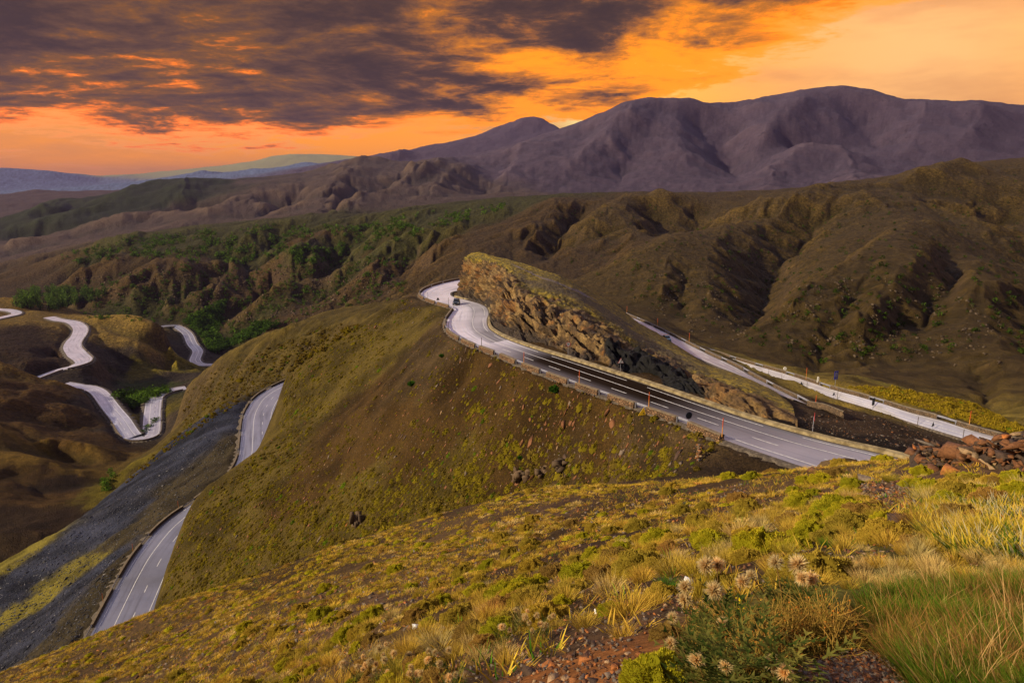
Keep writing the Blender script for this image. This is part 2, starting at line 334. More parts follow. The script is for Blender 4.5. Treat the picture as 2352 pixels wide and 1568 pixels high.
L('1300,330,4200;1220,380,3600;1150,420,3100'); L('1350,330,4300;1300,380,3700')
# far left and purple ranges
L('890,358,6500;930,348,7000;940,352,7000;1000,340,7200;1075,320,7500;1110,319,7800;1140,303,8000;1165,288,8100;1201,269,8200;1225,266,8200;1241,268,8200;1261,281,8200;1301,306,8200;1400,340,8200')
L('900,385,5200;1000,375,5200;1100,360,5500;1176,350,5800;1300,330,6500')
L('-100,448,5200;0,450,5000;85,437,5000;130,442,5000;200,441,5000;270,441,5000')
L('0,470,4000;100,475,4000;250,460,4000;450,430,4200;700,415,4400')
L('130,436,8500;225,426,9000;285,420,9000;350,416,9000;430,400,9000;465,390,9000;500,397,9000;515,407,9000;575,387,9000;610,386,9000;645,390,9000;700,370,9000;725,376,9000;780,375,9000;810,380,9000;880,375,9000')
L('200,450,6300;400,430,6300;600,412,6300;800,395,6300;900,388,6300')
L('215,417,15000;275,407,15000;360,397,15000;500,382,15000;590,370,15000;630,356,15000;670,353,15000;750,355,15000;850,360,15000;890,358,15000;1000,370,15000')
L('250,432,11500;430,425,11500;650,410,11500;850,395,11500')
L('-300,372,13000;-100,380,13000;0,385,13000;100,391,13000;150,400,13000;200,413,13000;222,420,13000'); L('-100,440,9000;0,440,9000;100,440,9000')
L('0,446,20000;500,446,20000;1000,446,20000;1500,446,20000;2000,440,20000;2352,440,20000;-400,446,20000;2700,440,20000')
L('1400,380,9500;1800,360,9500;2352,360,9500'); 
def polar(P): return np.arctan2(P[:, 0], P[:, 1]), np.log(np.hypot(P[:, 0], P[:, 1])), P[:, 2]/np.hypot(P[:, 0], P[:, 1])
ca, cs, ct = [], [], []
def add_line(P, step=.016):
    a, s, t = polar(P)
    for i in range(len(P)-1):
        n = max(1, int(math.hypot(a[i+1]-a[i], s[i+1]-s[i])/step)); k = np.arange(n)/n
        ca.extend(a[i]+(a[i+1]-a[i])*k); cs.extend(s[i]+(s[i+1]-s[i])*k); ct.extend(t[i]+(t[i+1]-t[i])*k)
    ca.append(a[-1]); cs.append(s[-1]); ct.append(t[-1])
for (O_, I_) in ROADS.values():
    add_line(O_, .012); add_line(I_, .012)
for P_ in LINES: add_line(P_)
# ground behind and beside the viewer: the hill goes on rising
for az in (-170, -140, -110, -85, 85, 110, 140, 170):
    for s_, t_ in ((.2, -1.0), (1.5, -.28 if az > 0 else -.6), (3, .05 if az > 0 else -.25), (5, .1), (7, .05), (9, .02)):
        ca.append(R(az)); cs.append(s_); ct.append(t_)
for az in (-60, -30, 0, 30, 60):
    ca.append(R(az)); cs.append(.0); ct.append(-1.25 - (.5 if az < 0 else 0))
ca = np.array(ca); cs = np.array(cs); ct = np.array(ct)
key = np.round(ca/.010).astype(np.int64)*100003+np.round(cs/.010).astype(np.int64)
key = np.where(cs > 8.15, np.arange(len(ca))+10**9, key)
_, ui = np.unique(key, return_index=True); ca, cs, ct = ca[ui], cs[ui], ct[ui]
def rbf(ca, cs, ct, A, S, lam=1e-4):
    n = len(ca); K = np.hypot(ca[:, None]-ca, cs[:, None]-cs)
    M = np.zeros((n+1, n+1)); M[:n, :n] = -K; M[:n, :n] += np.eye(n)*lam; M[:n, n] = 1; M[n, :n] = 1
    wts = np.linalg.solve(M, np.append(ct, 0))
    out = np.empty(A.size, np.float32); a = A.ravel().astype(np.float32); s = S.ravel().astype(np.float32)
    c1 = ca.astype(np.float32); c2 = cs.astype(np.float32); wf = wts[:n].astype(np.float32)
    for i in range(0, A.size, 200):
        d = a[i:i+200, None]-c1; e = s[i:i+200, None]-c2
        d *= d; e *= e; d += e; np.sqrt(d, out=d); out[i:i+200] = -(d @ wf)+wts[n]
    return out.reshape(A.shape)
QA = 1.0 if not globals().get('LOWRES') else .5
def seg(r0, r1, st): return np.arange(math.log(r0), math.log(r1), st/QA)
gs = np.concatenate([seg(1.0, 60, .009), seg(60, 420, .0042), seg(420, 1600, .0065), seg(1600, 24000, .012), [math.log(24000)]])
ga = np.concatenate([np.radians(np.arange(-180, -52, 3.)), np.radians(-52)+np.arange(0, 1170*QA)*(np.radians(104)/(1170*QA)), np.radians(np.arange(52, 180.1, 3.))])
csA = np.concatenate([np.radians(np.arange(-180, -54, 4.)), np.radians(np.linspace(-54, 54, 330)), np.radians(np.arange(58, 181, 4.))]); csS = np.arange(-.05, 10.15, .0125)
coarse = rbf(ca, cs, ct, *np.meshgrid(csA, csS, indexing='ij'))
def interp_grid(xa, xs, G, a, s):
    i = np.clip(np.searchsorted(xa, a)-1, 0, len(xa)-2); j = np.clip(np.searchsorted(xs, s)-1, 0, len(xs)-2)
    fa = np.clip((a-xa[i])/(xa[i+1]-xa[i]), 0, 1); fs = np.clip((s-xs[j])/(xs[j+1]-xs[j]), 0, 1)
    return (G[i, j]*(1-fa)+G[i+1, j]*fa)*(1-fs)+(G[i, j+1]*(1-fa)+G[i+1, j+1]*fa)*fs
AA, SS = np.meshgrid(ga, gs, indexing='ij')
T0 = interp_grid(csA, csS, coarse, AA, SS)
RR = np.exp(SS)
# ---- road bed mask
NA, NS = AA.shape
Wm = np.zeros((NA, NS), np.float32); Hm = np.zeros((NA, NS), np.float32)
def raster_strip(O, I, ext, dz):
    N_ = I-O; N_[:, 2] = 0; N_ /= np.linalg.norm(N_, axis=1)[:, None]+1e-9
    O = O-N_*ext; I = I+N_*ext
    ao, so, _ = polar(O); ai, si, _ = polar(I)
    for k in range(len(O)-1):
        q = np.array([[ao[k], so[k]], [ao[k+1], so[k+1]], [ai[k+1], si[k+1]], [ai[k], si[k]]])
        zz = np.array([O[k, 2], O[k+1, 2], I[k+1, 2], I[k, 2]])-dz
        lo, hi = q.min(0), q.max(0)
        i0, i1 = np.searchsorted(ga, lo[0]), np.searchsorted(ga, hi[0])+1; j0, j1 = np.searchsorted(gs, lo[1]), np.searchsorted(gs, hi[1])+1
        a, s = AA[i0:i1, j0:j1], SS[i0:i1, j0:j1]
        if a.size == 0: continue
        for tri in ((0, 1, 2), (0, 2, 3)):
            p0, p1, p2 = q[tri[0]], q[tri[1]], q[tri[2]]
            dn = (p1[1]-p2[1])*(p0[0]-p2[0])+(p2[0]-p1[0])*(p0[1]-p2[1])
            if abs(dn) < 1e-14: continue
            b0 = ((p1[1]-p2[1])*(a-p2[0])+(p2[0]-p1[0])*(s-p2[1]))/dn; b1 = ((p2[1]-p0[1])*(a-p2[0])+(p0[0]-p2[0])*(s-p2[1]))/dn
            b2 = 1-b0-b1; m_ = (b0 >= -1e-3) & (b1 >= -1e-3) & (b2 >= -1e-3)
            z = b0*zz[tri[0]]+b1*zz[tri[1]]+b2*zz[tri[2]]
            Wm[i0:i1, j0:j1][m_] = 1; Hm[i0:i1, j0:j1][m_] = z[m_]
EXT = {'main': (1.6, .25), 'nearleg': (1.2, .25), 'farleg': (1.6, .3), 'lower': (1.8, .3), 'valley': (3, .6), 'midleft': (4, .8), 'topleft': (5, 1.), 'eastvalley': (5, 1.)}
for k_, (O_, I_) in ROADS.items(): raster_strip(O_.copy(), I_.copy(), *EXT[k_])
def blur(a, n):
    for _ in range(n):
        a = a.copy(); a[1:-1] = (a[:-2]+a[1:-1]+a[2:])/3; a[:, 1:-1] = (a[:, :-2]+a[:, 1:-1]+a[:, 2:])/3
    return a
Wb = blur(Wm, 5); Hb = blur(Wm*Hm, 5)/np.maximum(Wb, 1e-5)
wk = np.clip(Wb*1.6, 0, 1); wk = wk*wk*(3-2*wk)
Hc = np.where(Wm > 0, Hm, Hb)
Wwide = np.clip(blur(Wm, 14)*2.5, 0, 1)
# ---- spurs and gullies traced as ribs over the smooth relief
def hit_t(x, y, G_, d0=55, d1=9000, n=900):
    D = np.exp(np.linspace(math.log(d0), math.log(d1), n)); P = W(x[:, None]*np.ones(n), y[:, None]*np.ones(n), D[None]*np.ones((len(x), 1)))
    a = np.arctan2(P[..., 0], P[..., 1]); s = np.log(np.hypot(P[..., 0], P[..., 1])); t = P[..., 2]/np.exp(s); bl = t <= interp_grid(ga, gs, G_, a, s)
    k_ = np.argmax(bl, 1); r_ = np.arange(len(x)); ok = bl.any(1) & (k_ > 0); return a[r_, k_], s[r_, k_], ok
RIBS = [
 ('A', 1, .015, .060, '90,430 200,355 300,300 380,280 455,270 520,265 620,215 700,195 830,190 950,165 1060,130 1180,80'), ('A', 1, .010, .040, '455,270 400,330 390,420 400,520'), ('A', -1, .024, .045, '520,570 530,520 550,470 575,430 575,375 600,325 680,290 760,230'),
 ('A', 1, .020, .065, '480,610 560,560 640,510 720,450 780,420 840,380 900,330 960,285 1030,250 1080,245'), ('A', 1, .013, .045, '600,350 700,300 800,240 900,195 960,180'), ('A', -1, .014, .032, '640,480 700,410 780,370 850,310 930,250'), ('A', 1, .015, .045, '960,180 1010,205 1080,240 1150,265 1240,310 1344,370'),
 ('A', -1, .016, .035, '710,670 740,610 745,570 790,510 850,450 880,400'), ('A', 1, .014, .045, '820,700 930,655 1030,610 1080,540 1180,440 1260,370'), ('A', -1, .018, .035, '990,630 1030,590 1070,520 1130,460 1130,390 1080,300'), ('A', 1, .012, .04, '840,620 900,520 930,470 1000,420 1040,380 1060,300'),
 ('A', 1, .013, .05, '1180,400 1200,520 1260,640 1300,760'), ('A', -1, .012, .03, '1260,790 1230,700 1180,640'), ('A', -1, .014, .035, '1344,150 1240,230 1150,230 1090,190'), ('A', 1, .012, .045, '180,150 130,200 60,250 0,290'), ('A', 1, .012, .045, '225,145 290,180 350,235'), ('A', -1, .013, .035, '370,280 375,230 340,175'),
 ('A', -1, .013, .035, '240,300 235,240 215,180'), ('A', 1, .010, .035, '165,390 155,320 190,260 200,200'), ('A', 1, .012, .040, '345,290 430,240 520,230 600,190 680,180'), ('A', -1, .012, .03, '390,285 470,250 540,245 610,205'), ('A', 1, .010, .03, '720,200 800,150 840,120'), ('A', 1, .012, .04, '970,160 1100,100 1200,70'), ('A', 1, .010, .035, '0,150 -80,230 -160,300'), ('A', -1, .010, .03, '30,180 -40,260 -100,330'), ('A', 1, .010, .03, '1344,470 1260,480 1230,560'), ('A', -1, .011, .03, '330,520 310,440 330,360'), ('A', 1, .010, .035, '250,470 260,400 290,340'),
 ('B', 1, .012, .045, '940,110 860,160 760,210 650,290'), ('B', 1, .012, .04, '1130,170 1050,210 900,250 780,290'), ('B', 1, .010, .04, '520,165 440,220 330,300'), ('B', 1, .010, .04, '680,170 640,230 560,300'), ('B', -1, .013, .035, '600,160 560,230 480,300'), ('B', -1, .013, .035, '1000,120 930,180 800,230 700,270'), ('B', 1, .010, .04, '420,120 330,190 200,260'), ('B', -1, .012, .03, '1180,150 1100,200 1000,290'), ('B', 1, .010, .03, '1200,90 1250,150 1180,230'),
 ('B', 1, .007, .040, '0,540 60,560 180,590 270,620'), ('B', 1, .008, .040, '0,640 60,650 160,675 250,700 340,715'), ('B', -1, .008, .035, '0,590 120,620 250,660'), ('B', -1, .008, .035, '0,670 100,700 240,740 300,770'), ('B', 1, .007, .035, '0,700 60,730 150,760 300,800'), ('B', -1, .008, .03, '0,760 100,800 200,850'),
 ('B', 1, .006, .025, '330,325 400,350 470,400 490,435'), ('B', 1, .006, .025, '210,335 280,370 380,420 440,480'), ('B', -1, .007, .02, '230,350 300,420 400,470'), ('B', 1, .012, .03, '940,380 840,400 750,450 660,520 600,570'), ('B', -1, .012, .025, '900,370 800,410 700,470 600,540 520,620'), ('B', -1, .006, .02, '820,450 740,500 660,550'),
 ('B', 1, .008, .06, '1130,285 1040,380 960,460 880,560 760,690'), ('B', -1, .006, .05, '1060,330 960,430 860,520'), ('B', -1, .004, .04, '1180,420 1100,520 980,660 860,800'), ('B', 1, .004, .04, '1250,520 1150,640 1040,780 960,860'),
 ('C', 1, .014, .06, '470,62 430,120 380,180 300,240'), ('C', -1, .014, .05, '600,75 640,150 700,235'), ('C', 1, .012, .05, '760,75 740,130 730,190'), ('C', 1, .012, .05, '880,40 840,90 780,150 720,215'), ('C', 1, .012, .04, '870,184 810,215 740,262'), ('C', 1, .012, .04, '870,184 940,205 1000,245'), ('C', -1, .012, .04, '980,50 990,130 1050,190'), ('C', 1, .012, .05, '1130,70 1120,130 1060,200'), ('C', -1, .010, .04, '520,90 480,160 420,250'), ('C', 1, .010, .04, '560,70 560,150 600,230'), ('C', 1, .012, .05, '1250,70 1240,140 1180,200'), ('C', -1, .010, .04, '200,180 160,230 100,270'), ('C', 1, .010, .04, '240,150 200,210 160,260'), ('C', 1, .010, .03, '60,190 0,230 -60,250')]
RIBS += [('D', 1, .010, .03, '1270,830 1150,900 1000,990 850,1000 650,1010 500,1040 300,1100'), ('D', 1, .011, .03, '1700,750 1600,820 1540,860 1500,950 1440,1030'), ('D', 1, .010, .028, '1840,880 1720,910 1600,980 1460,1035'), ('D', -1, .011, .025, '1400,860 1300,940 1150,1000'), ('D', -1, .011, .025, '1650,840 1560,940 1500,1010'),
 ('D', -1, .010, .025, '1180,880 1050,930 900,960 700,1000'), ('D', 1, .009, .025, '670,845 600,900 450,980 330,1010 200,1030'), ('D', -1, .009, .022, '520,930 400,970 250,1000'), ('D', 1, .009, .025, '870,825 850,900 800,970'), ('D', 1, .009, .025, '300,930 250,980 150,1020'), ('D', 1, .009, .03, '0,1050 120,1050 250,1040 400,1035'), ('D', -1, .009, .02, '0,1090 150,1080 300,1070'),
 ('D', 1, .009, .025, '1950,790 1900,840 1800,900'), ('D', -1, .009, .022, '1900,800 1800,860 1700,890'), ('D', 1, .008, .022, '2200,760 2100,800 2000,870 1950,930'), ('D', 1, .008, .022, '0,1150 100,1130 250,1120'), ('D', 1, .010, .02, '1900,700 1720,745 1600,775 1400,800'), ('B', -1, .010, .022, '930,400 860,440 790,480 700,540'), ('B', 1, .008, .02, '860,352 820,370 740,420 680,470')]
TR = {'D': (0, 0, .5), 'A': (1325.9, 345.9, .7635), 'B': (0, 461.2, .815), 'C': (980, 172.9, 1.0208)}
Tb = T0.copy()
for im, sg, amp_, wd_, sp_ in RIBS:
    amp_ *= {'A': 1.6, 'C': 1.35}.get(im, 1.); wd_ *= 1.2 if im == 'A' and sg > 0 else 1.
    q = np.array([[float(v_) for v_ in p_.split(',')] for p_ in sp_.split()]); ox, oy, k_ = TR[im]; qx, qy = ox+q[:, 0]*k_, oy+q[:, 1]*k_
    d_ = np.concatenate([[0], np.cumsum(np.hypot(np.diff(qx), np.diff(qy)))]); m_ = max(4, int(d_[-1]/12)); dd = np.linspace(0, d_[-1], m_); qx = np.interp(dd, d_, qx); qy = np.interp(dd, d_, qy)
    a, s, ok = hit_t(qx, qy, Tb); a, s = a[ok], s[ok]
    if len(a) < 3: continue
    for _ in range(3): a[1:-1] = (a[:-2]+a[1:-1]+a[2:])/3; s[1:-1] = (s[:-2]+s[1:-1]+s[2:])/3
    i0, i1 = np.searchsorted(ga, a.min()-3*wd_), np.searchsorted(ga, a.max()+3*wd_); j0, j1 = np.searchsorted(gs, s.min()-3*wd_), np.searchsorted(gs, s.max()+3*wd_)
    A_, S_ = AA[i0:i1, j0:j1], SS[i0:i1, j0:j1]; best = np.full(A_.shape, 9.); par = np.zeros(A_.shape)
    A2 = A_+.010*noise2(A_*40, S_*40, 5); S2 = S_+.010*noise2(A_*40+7, S_*40, 6)
    for i in range(len(a)-1):
        ax, ay, bx, by_ = a[i], s[i], a[i+1], s[i+1]; L2 = (bx-ax)**2+(by_-ay)**2
        if L2 > .09: continue
        tt = np.clip(((A2-ax)*(bx-ax)+(S2-ay)*(by_-ay))/(L2+1e-12), 0, 1); dd_ = np.hypot(A2-ax-tt*(bx-ax), S2-ay-tt*(by_-ay)); m_ = dd_ < best; best[m_] = dd_[m_]; par[m_] = ((i+tt)/(len(a)-1))[m_]
    tp = np.clip(np.minimum(par*4, (1-par)*4), 0, 1)*.85+.15
    prof = np.exp(-(best/wd_)**1.25)
    T0[i0:i1, j0:j1] += sg*amp_*prof*tp*(1-np.clip(Wwide[i0:i1, j0:j1]*2, 0, 1))
# ---- gullies cut along the fall line
def gullies(a, s, Z, fr0, octs, seed):
    dA = np.gradient(Z, axis=0)/np.gradient(a, axis=0)/RR; dS = np.gradient(Z, axis=1)/np.gradient(s, axis=1)/RR
    dA = blur(dA, 3); dS = blur(dS, 3)
    H = np.zeros_like(Z); amp = 1.; fr = fr0
    for o in range(octs):
        g = np.sqrt(dA**2+dS**2)+1e-4; sa, ssd = -dS/g, dA/g
        x = a*fr; y = s*fr; ix = np.floor(x); iy = np.floor(y); acc = 0; wsum = 0; der = 0
        for i in (-1, 0, 1):
            for j in (-1, 0, 1):
                ox = ix+i+.2+.6*h2(ix+i, iy+j, seed+o); oy = iy+j+.2+.6*h2(ix+i, iy+j, seed+o+50)
                dx = x-ox; dy = y-oy; w_ = np.exp(-(dx*dx+dy*dy)*2.2); ph = (dx*sa+dy*ssd)*6.2832+h2(ix+i, iy+j, seed+o+90)*1.5
                acc = acc+np.cos(ph)*w_; der = der-np.sin(ph)*w_; wsum = wsum+w_
        acc = acc/wsum; der = der/wsum; acc = 2*np.power(np.clip(acc*.5+.5, 1e-4, 1), .72)-1.
        slope = np.clip(g*1.6, 0, 1)
        H += acc*amp*slope
        dA = dA+der*sa*amp*slope*.9; dS = dS+der*ssd*amp*slope*.9
        amp *= .54; fr *= 2.05
    return H
Z0 = T0*RR
G = gullies(AA, SS, Z0, 7.0, 5, 11)
ampr = np.interp(SS, np.log([1, 60, 130, 300, 600, 900, 1500, 3000, 5000, 8000, 12000, 24000]), [0, 0, .0024, .0050, .0075, 0.0115, .0120, .007, .0045, .003, .003, .001])
for cx_, cy_, cD, cr, cf in [(280, 780, 820, .16, .85), (120, 980, 450, .16, .6), (60, 1100, 370, .14, .6), (100, 760, 740, .12, .7), (1900, 600, 650, .34, .68), (1700, 300, 4400, .4, .6), (2050, 430, 1080, .22, .85), (2300, 385, 1030, .2, .8), (1750, 470, 1130, .18, .8), (1450, 460, 1180, .18, .75)]:
    a_, s__, _ = polar(W([cx_], [cy_], [cD])); ampr = ampr*(1-cf*np.exp(-((AA-a_[0])**2+(SS-s__[0])**2)/cr**2))
def warpn(f, seed, o=4): return fbm2(AA*f, SS*f, o, seed)
T1 = T0+G*ampr*(1-Wwide)
T1 += np.interp(SS, np.log([1, 60, 300, 900, 5000, 24000]), [0, 0, .0006, .0015, .0018, .0004])*warpn(30, 5, 4)*(1-Wwide)
WX = RR*np.sin(AA); WY = RR*np.cos(AA)
Z1 = T1*RR
near = np.interp(SS, np.log([1, 3, 60, 250, 600]), [.35, 1, 1, 1, 0])*(1-Wwide)
Z1 += near*(.26*np.interp(SS, np.log([55, 80]), [1, 2.2])*fbm2(WX/9, WY/9, 4, 21)*np.interp(SS, np.log([1, 8, 40]), [.12, .35, 1])+.05*fbm2(WX/.9, WY/.9, 3, 22)*np.interp(SS, np.log([1, 40, 160]), [1, 1, 0]))
Z1 = Z1*(1-wk)+Hc*wk
GZ = Z1
def ground_z(x, y):
    x = np.asarray(x, float); y = np.asarray(y, float)
    return interp_grid(ga, gs, GZ, np.arctan2(x, y), np.log(np.maximum(np.hypot(x, y), 1.001)))
# ================================================================== GROUND MESH AND ITS COLOUR REGIONS
# palette: (base, speckle colour, speckle density, speckle kind: 0 plants / 1 stones)
PAL = {
 'fg':     ((.055, .034, .016), (.16, .12, .025), .30),
 'fgdirt': ((.060, .036, .022), (.13, .075, .045), .25),
 'fgsoil': ((.16, .065, .022), (.22, .12, .06), .2),
 'fggreen': ((.07, .065, .015), (.08, .14, .015), .5),
 'spur':   ((.066, .040, .015), (.22, .17, .020), .36),
 'spurdry': ((.070, .049, .028), (.16, .12, .05), .10),
 'spurlow': ((.066, .048, .011), (.16, .115, .016), .42),  # low scrubby ground; sunlit tone of the left rib is put into the colour
 'scree':  ((.022, .025, .044), (.10, .11, .17), .14),
 'screeb': ((.052, .044, .032), (.08, .09, .03), .10),
 'rim':    ((.12, .10, .018), (.20, .17, .02), .5),
 'spurb':  ((.100, .078, .026), (.20, .17, .030), .45),
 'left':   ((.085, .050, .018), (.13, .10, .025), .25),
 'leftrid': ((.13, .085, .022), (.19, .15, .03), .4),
 'leftdk': ((.035, .022, .014), (.06, .04, .02), .15),  # slopes turned from the sun, their shade put into the colour
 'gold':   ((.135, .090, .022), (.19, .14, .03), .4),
 'green':  ((.040, .058, .014), (.025, .055, .008), .4),
 'ygreen': ((.13, .11, .015), (.10, .12, .01), .4),
 'dkdirt': ((.045, .036, .034), (.10, .09, .085), .08),
 'wet':    ((.050, .034, .025), (.08, .05, .03), .1),
 'mid':    ((.062, .042, .022), (.050, .055, .020), .30),
 'midr':   ((.070, .050, .022), (.060, .052, .022), .22),
 'midg':   ((.048, .050, .018), (.022, .055, .010), .62),
 'forest': ((.022, .030, .015), (.012, .022, .010), .5),
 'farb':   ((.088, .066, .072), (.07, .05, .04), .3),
 'bm':     ((.062, .045, .066), (.048, .036, .050), .30),  # big mountain, purple of the haze put partly into its colour
 'blue':   ((.10, .14, .25), (.10, .14, .25), .1),  # farthest ranges, blue of the haze put into their colour
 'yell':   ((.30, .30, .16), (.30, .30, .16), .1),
 'black':  ((.018, .014, .012), (.16, .13, .10), .035),
}
for k_ in list(PAL):
    if not k_.startswith('fg') and k_ not in ('yell', 'blue', 'bm', 'rim', 'gold', 'scree', 'spurlow'):
        a, b, c = PAL[k_]; PAL[k_] = (tuple(np.array(a)*(.70, .66, .52)), tuple(np.array(b)*(.85, .80, .62)), c)
SEEDS = '''fg 0,1568,48 300,1540,40 600,1500,30 700,1420,35 900,1450,18 1000,1300,36 1200,1300,26 1300,1200,33 1500,1200,25 1600,1120,34 1750,1150,22 1900,1100,26 1400,1400,8 1700,1300,9
fgdirt 1100,1340,22 1200,1320,22 1400,1280,20 1000,1370,24 800,1400,25 1350,1180,37 1450,1140,38 1250,1490,6 1150,1500,7 1800,1220,12 2000,1130,18 2100,1180,13 1900,1200,12 2200,1060,19 2352,1060,17 1600,1280,10
fgsoil 1200,1568,4.2 1350,1540,3.6 1300,1500,4 2100,1540,2.6 1950,1500,2.8 1400,1568,3.2
fggreen 2200,1480,2.8 2352,1400,3.4 2352,1568,2.3 2100,1350,4.5 1700,1470,3.2 2200,1170,11 2300,1120,13 2150,1250,8
spur 1100,860,135 1300,960,105 1400,1000,95 1150,950,120 1000,1000,125 1200,1030,105 1350,1060,92 850,950,165 900,1040,140 700,1150,148
spurdry 1080,800,145 1000,800,165 960,830,165 940,680,226 960,720,215 1040,780,155 1500,1010,88 1580,1030,80 1450,1090,84 1300,1100,93 1000,900,145
spurlow 1000,1150,112 800,1200,128 600,1280,135 450,1300,150 550,1180,160 700,960,190 880,720,218 940,740,205 820,850,198 900,800,185 560,1100,182 700,1270,122 480,1200,165
scree 300,1130,270 200,1250,240 400,1050,285 500,970,292 250,1350,205 0,1400,215 100,1340,228 120,1500,185 0,1480,190 540,935,300 450,1030,272
screeb 520,1060,262 400,1130,240 320,1210,215 280,1280,190 220,1340,180 150,1420,178 160,1500,165 560,920,318 380,1190,215 250,1250,218
rim 0,1305,236 60,1277,241 120,1335,213 70,1368,207 210,1296,214 0,1400,206
scree 40,1330,225 100,1290,238 60,1420,200 160,1360,200 260,1210,236 0,1350,222 200,1330,200 30,1375,214
spurb 700,780,400 600,830,420 500,890,440 450,960,430 360,1040,410 300,1100,375 420,930,465 760,740,390 580,890,350
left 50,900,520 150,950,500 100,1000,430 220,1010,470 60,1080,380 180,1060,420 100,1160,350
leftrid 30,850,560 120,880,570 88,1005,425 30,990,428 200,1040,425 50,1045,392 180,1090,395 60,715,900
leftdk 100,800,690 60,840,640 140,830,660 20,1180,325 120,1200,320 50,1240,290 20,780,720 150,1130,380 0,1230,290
gold 206,735,870 265,735,860 320,750,840 240,760,820 300,790,790 90,715,900 350,800,780 170,745,850
green 320,905,690 290,925,650 340,925,620
dkdirt 300,960,580 270,930,640 340,990,530 420,868,730 260,985,560 250,890,680
ygreen 330,950,560 380,860,760 420,850,790 280,1090,372 300,1075,380 260,1125,360 320,860,740
dkdirt 260,830,740 200,845,680 240,900,640 300,1000,520 180,870,620 420,800,890 400,835,860 440,845,900 350,985,530 130,870,625 390,900,640
wet 1650,1060,70 1750,1080,68 1850,1095,68
mid 900,640,1000 700,700,950 500,740,1050 300,690,1150 200,650,1300 100,660,1350 400,620,1280 600,640,1200 1150,560,950 1250,520,1050 1300,600,850 800,620,1180 700,560,1370 0,640,1400
midr 1450,560,950 1600,500,1050 1350,520,1000 1700,600,620 1800,700,430 2000,700,430 2200,700,440 1900,580,640 2100,560,700 2200,480,880 1900,510,880 2300,800,340 2100,830,330 1900,820,330 1600,700,500 1500,680,520 2300,560,780 2352,420,1000
midg 450,570,1430 550,560,1380 700,600,1250 800,550,1300 350,560,1500 900,520,1330 1000,500,1320 1120,482,1270 250,600,1400 640,540,1440 480,740,1040 520,790,980 620,560,1380 300,716,1120 860,600,1150 730,540,1430
forest 100,490,2950 200,470,2950 350,430,2950 450,430,3000 300,460,2600 150,500,2600 500,425,3050
farb 400,480,2300 700,450,2500 600,420,3100 850,400,3200 900,450,2400 1000,420,3000 200,540,2000 600,490,2100 0,560,2000 1100,440,2600 50,480,4000 200,450,4700
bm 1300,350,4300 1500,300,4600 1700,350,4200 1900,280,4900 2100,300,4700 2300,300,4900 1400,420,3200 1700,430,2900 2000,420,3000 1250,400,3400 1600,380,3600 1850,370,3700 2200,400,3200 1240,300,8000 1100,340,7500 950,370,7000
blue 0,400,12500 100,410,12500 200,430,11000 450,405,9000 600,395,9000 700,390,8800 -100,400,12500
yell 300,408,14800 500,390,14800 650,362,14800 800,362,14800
gold 2050,895,160 2150,915,156 2250,945,150 2180,930,142
rim 2050,892,162 2150,920,155 2250,945,150 2320,980,135 2100,905,160
black 1900,960,78 2000,980,78 2100,1000,78 2200,1020,78 1850,950,85 1970,1000,74 2050,1020,72
wet 1950,940,92 2100,985,88 1850,920,100 2200,1010,90'''
sa_, ss_, sk_ = [], [], []
names = list(PAL)
for ln in SEEDS.split('\n'):
    k_, *ps = ln.split()
    for p in ps:
        x, y, D = map(float, p.split(',')); a, s, t = polar(W([x], [y], [D])); sa_.append(a[0]); ss_.append(s[0]); sk_.append(names.index(k_))
sa_ = np.array(sa_); ss_ = np.array(ss_); sk_ = np.array(sk_)
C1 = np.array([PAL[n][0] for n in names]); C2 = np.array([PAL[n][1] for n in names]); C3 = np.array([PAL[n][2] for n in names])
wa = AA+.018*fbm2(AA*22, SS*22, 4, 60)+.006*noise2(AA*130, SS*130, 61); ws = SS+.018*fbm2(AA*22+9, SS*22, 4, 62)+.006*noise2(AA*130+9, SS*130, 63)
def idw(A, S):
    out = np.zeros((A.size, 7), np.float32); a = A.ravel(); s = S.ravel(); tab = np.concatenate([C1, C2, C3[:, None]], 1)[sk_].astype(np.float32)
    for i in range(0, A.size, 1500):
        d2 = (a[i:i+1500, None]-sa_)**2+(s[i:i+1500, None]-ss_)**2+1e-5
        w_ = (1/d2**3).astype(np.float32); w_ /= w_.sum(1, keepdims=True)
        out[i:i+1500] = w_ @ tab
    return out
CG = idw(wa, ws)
# ridge light and gully shade put into the colour; exposed soil on steep walls
Zs = blur(GZ, 2)
dA = np.gradient(Zs, axis=0)/np.gradient(AA, axis=0)/RR; dS = np.gradient(Zs, axis=1)/np.gradient(SS, axis=1)/RR
STEEP = np.sqrt(dA**2+dS**2)
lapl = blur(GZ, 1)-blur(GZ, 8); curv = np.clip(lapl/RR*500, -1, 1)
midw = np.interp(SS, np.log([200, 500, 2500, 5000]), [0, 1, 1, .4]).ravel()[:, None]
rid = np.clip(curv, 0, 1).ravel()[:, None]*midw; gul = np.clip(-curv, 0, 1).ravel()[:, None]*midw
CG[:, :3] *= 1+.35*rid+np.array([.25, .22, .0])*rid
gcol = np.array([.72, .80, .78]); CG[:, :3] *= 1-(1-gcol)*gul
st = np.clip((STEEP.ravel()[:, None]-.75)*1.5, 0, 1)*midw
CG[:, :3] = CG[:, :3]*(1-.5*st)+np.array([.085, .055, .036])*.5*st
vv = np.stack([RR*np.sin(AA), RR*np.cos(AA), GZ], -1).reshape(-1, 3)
def mat(name):
    m_ = bpy.data.materials.new(name); m_.use_nodes = True; return m_, NT(m_.node_tree)
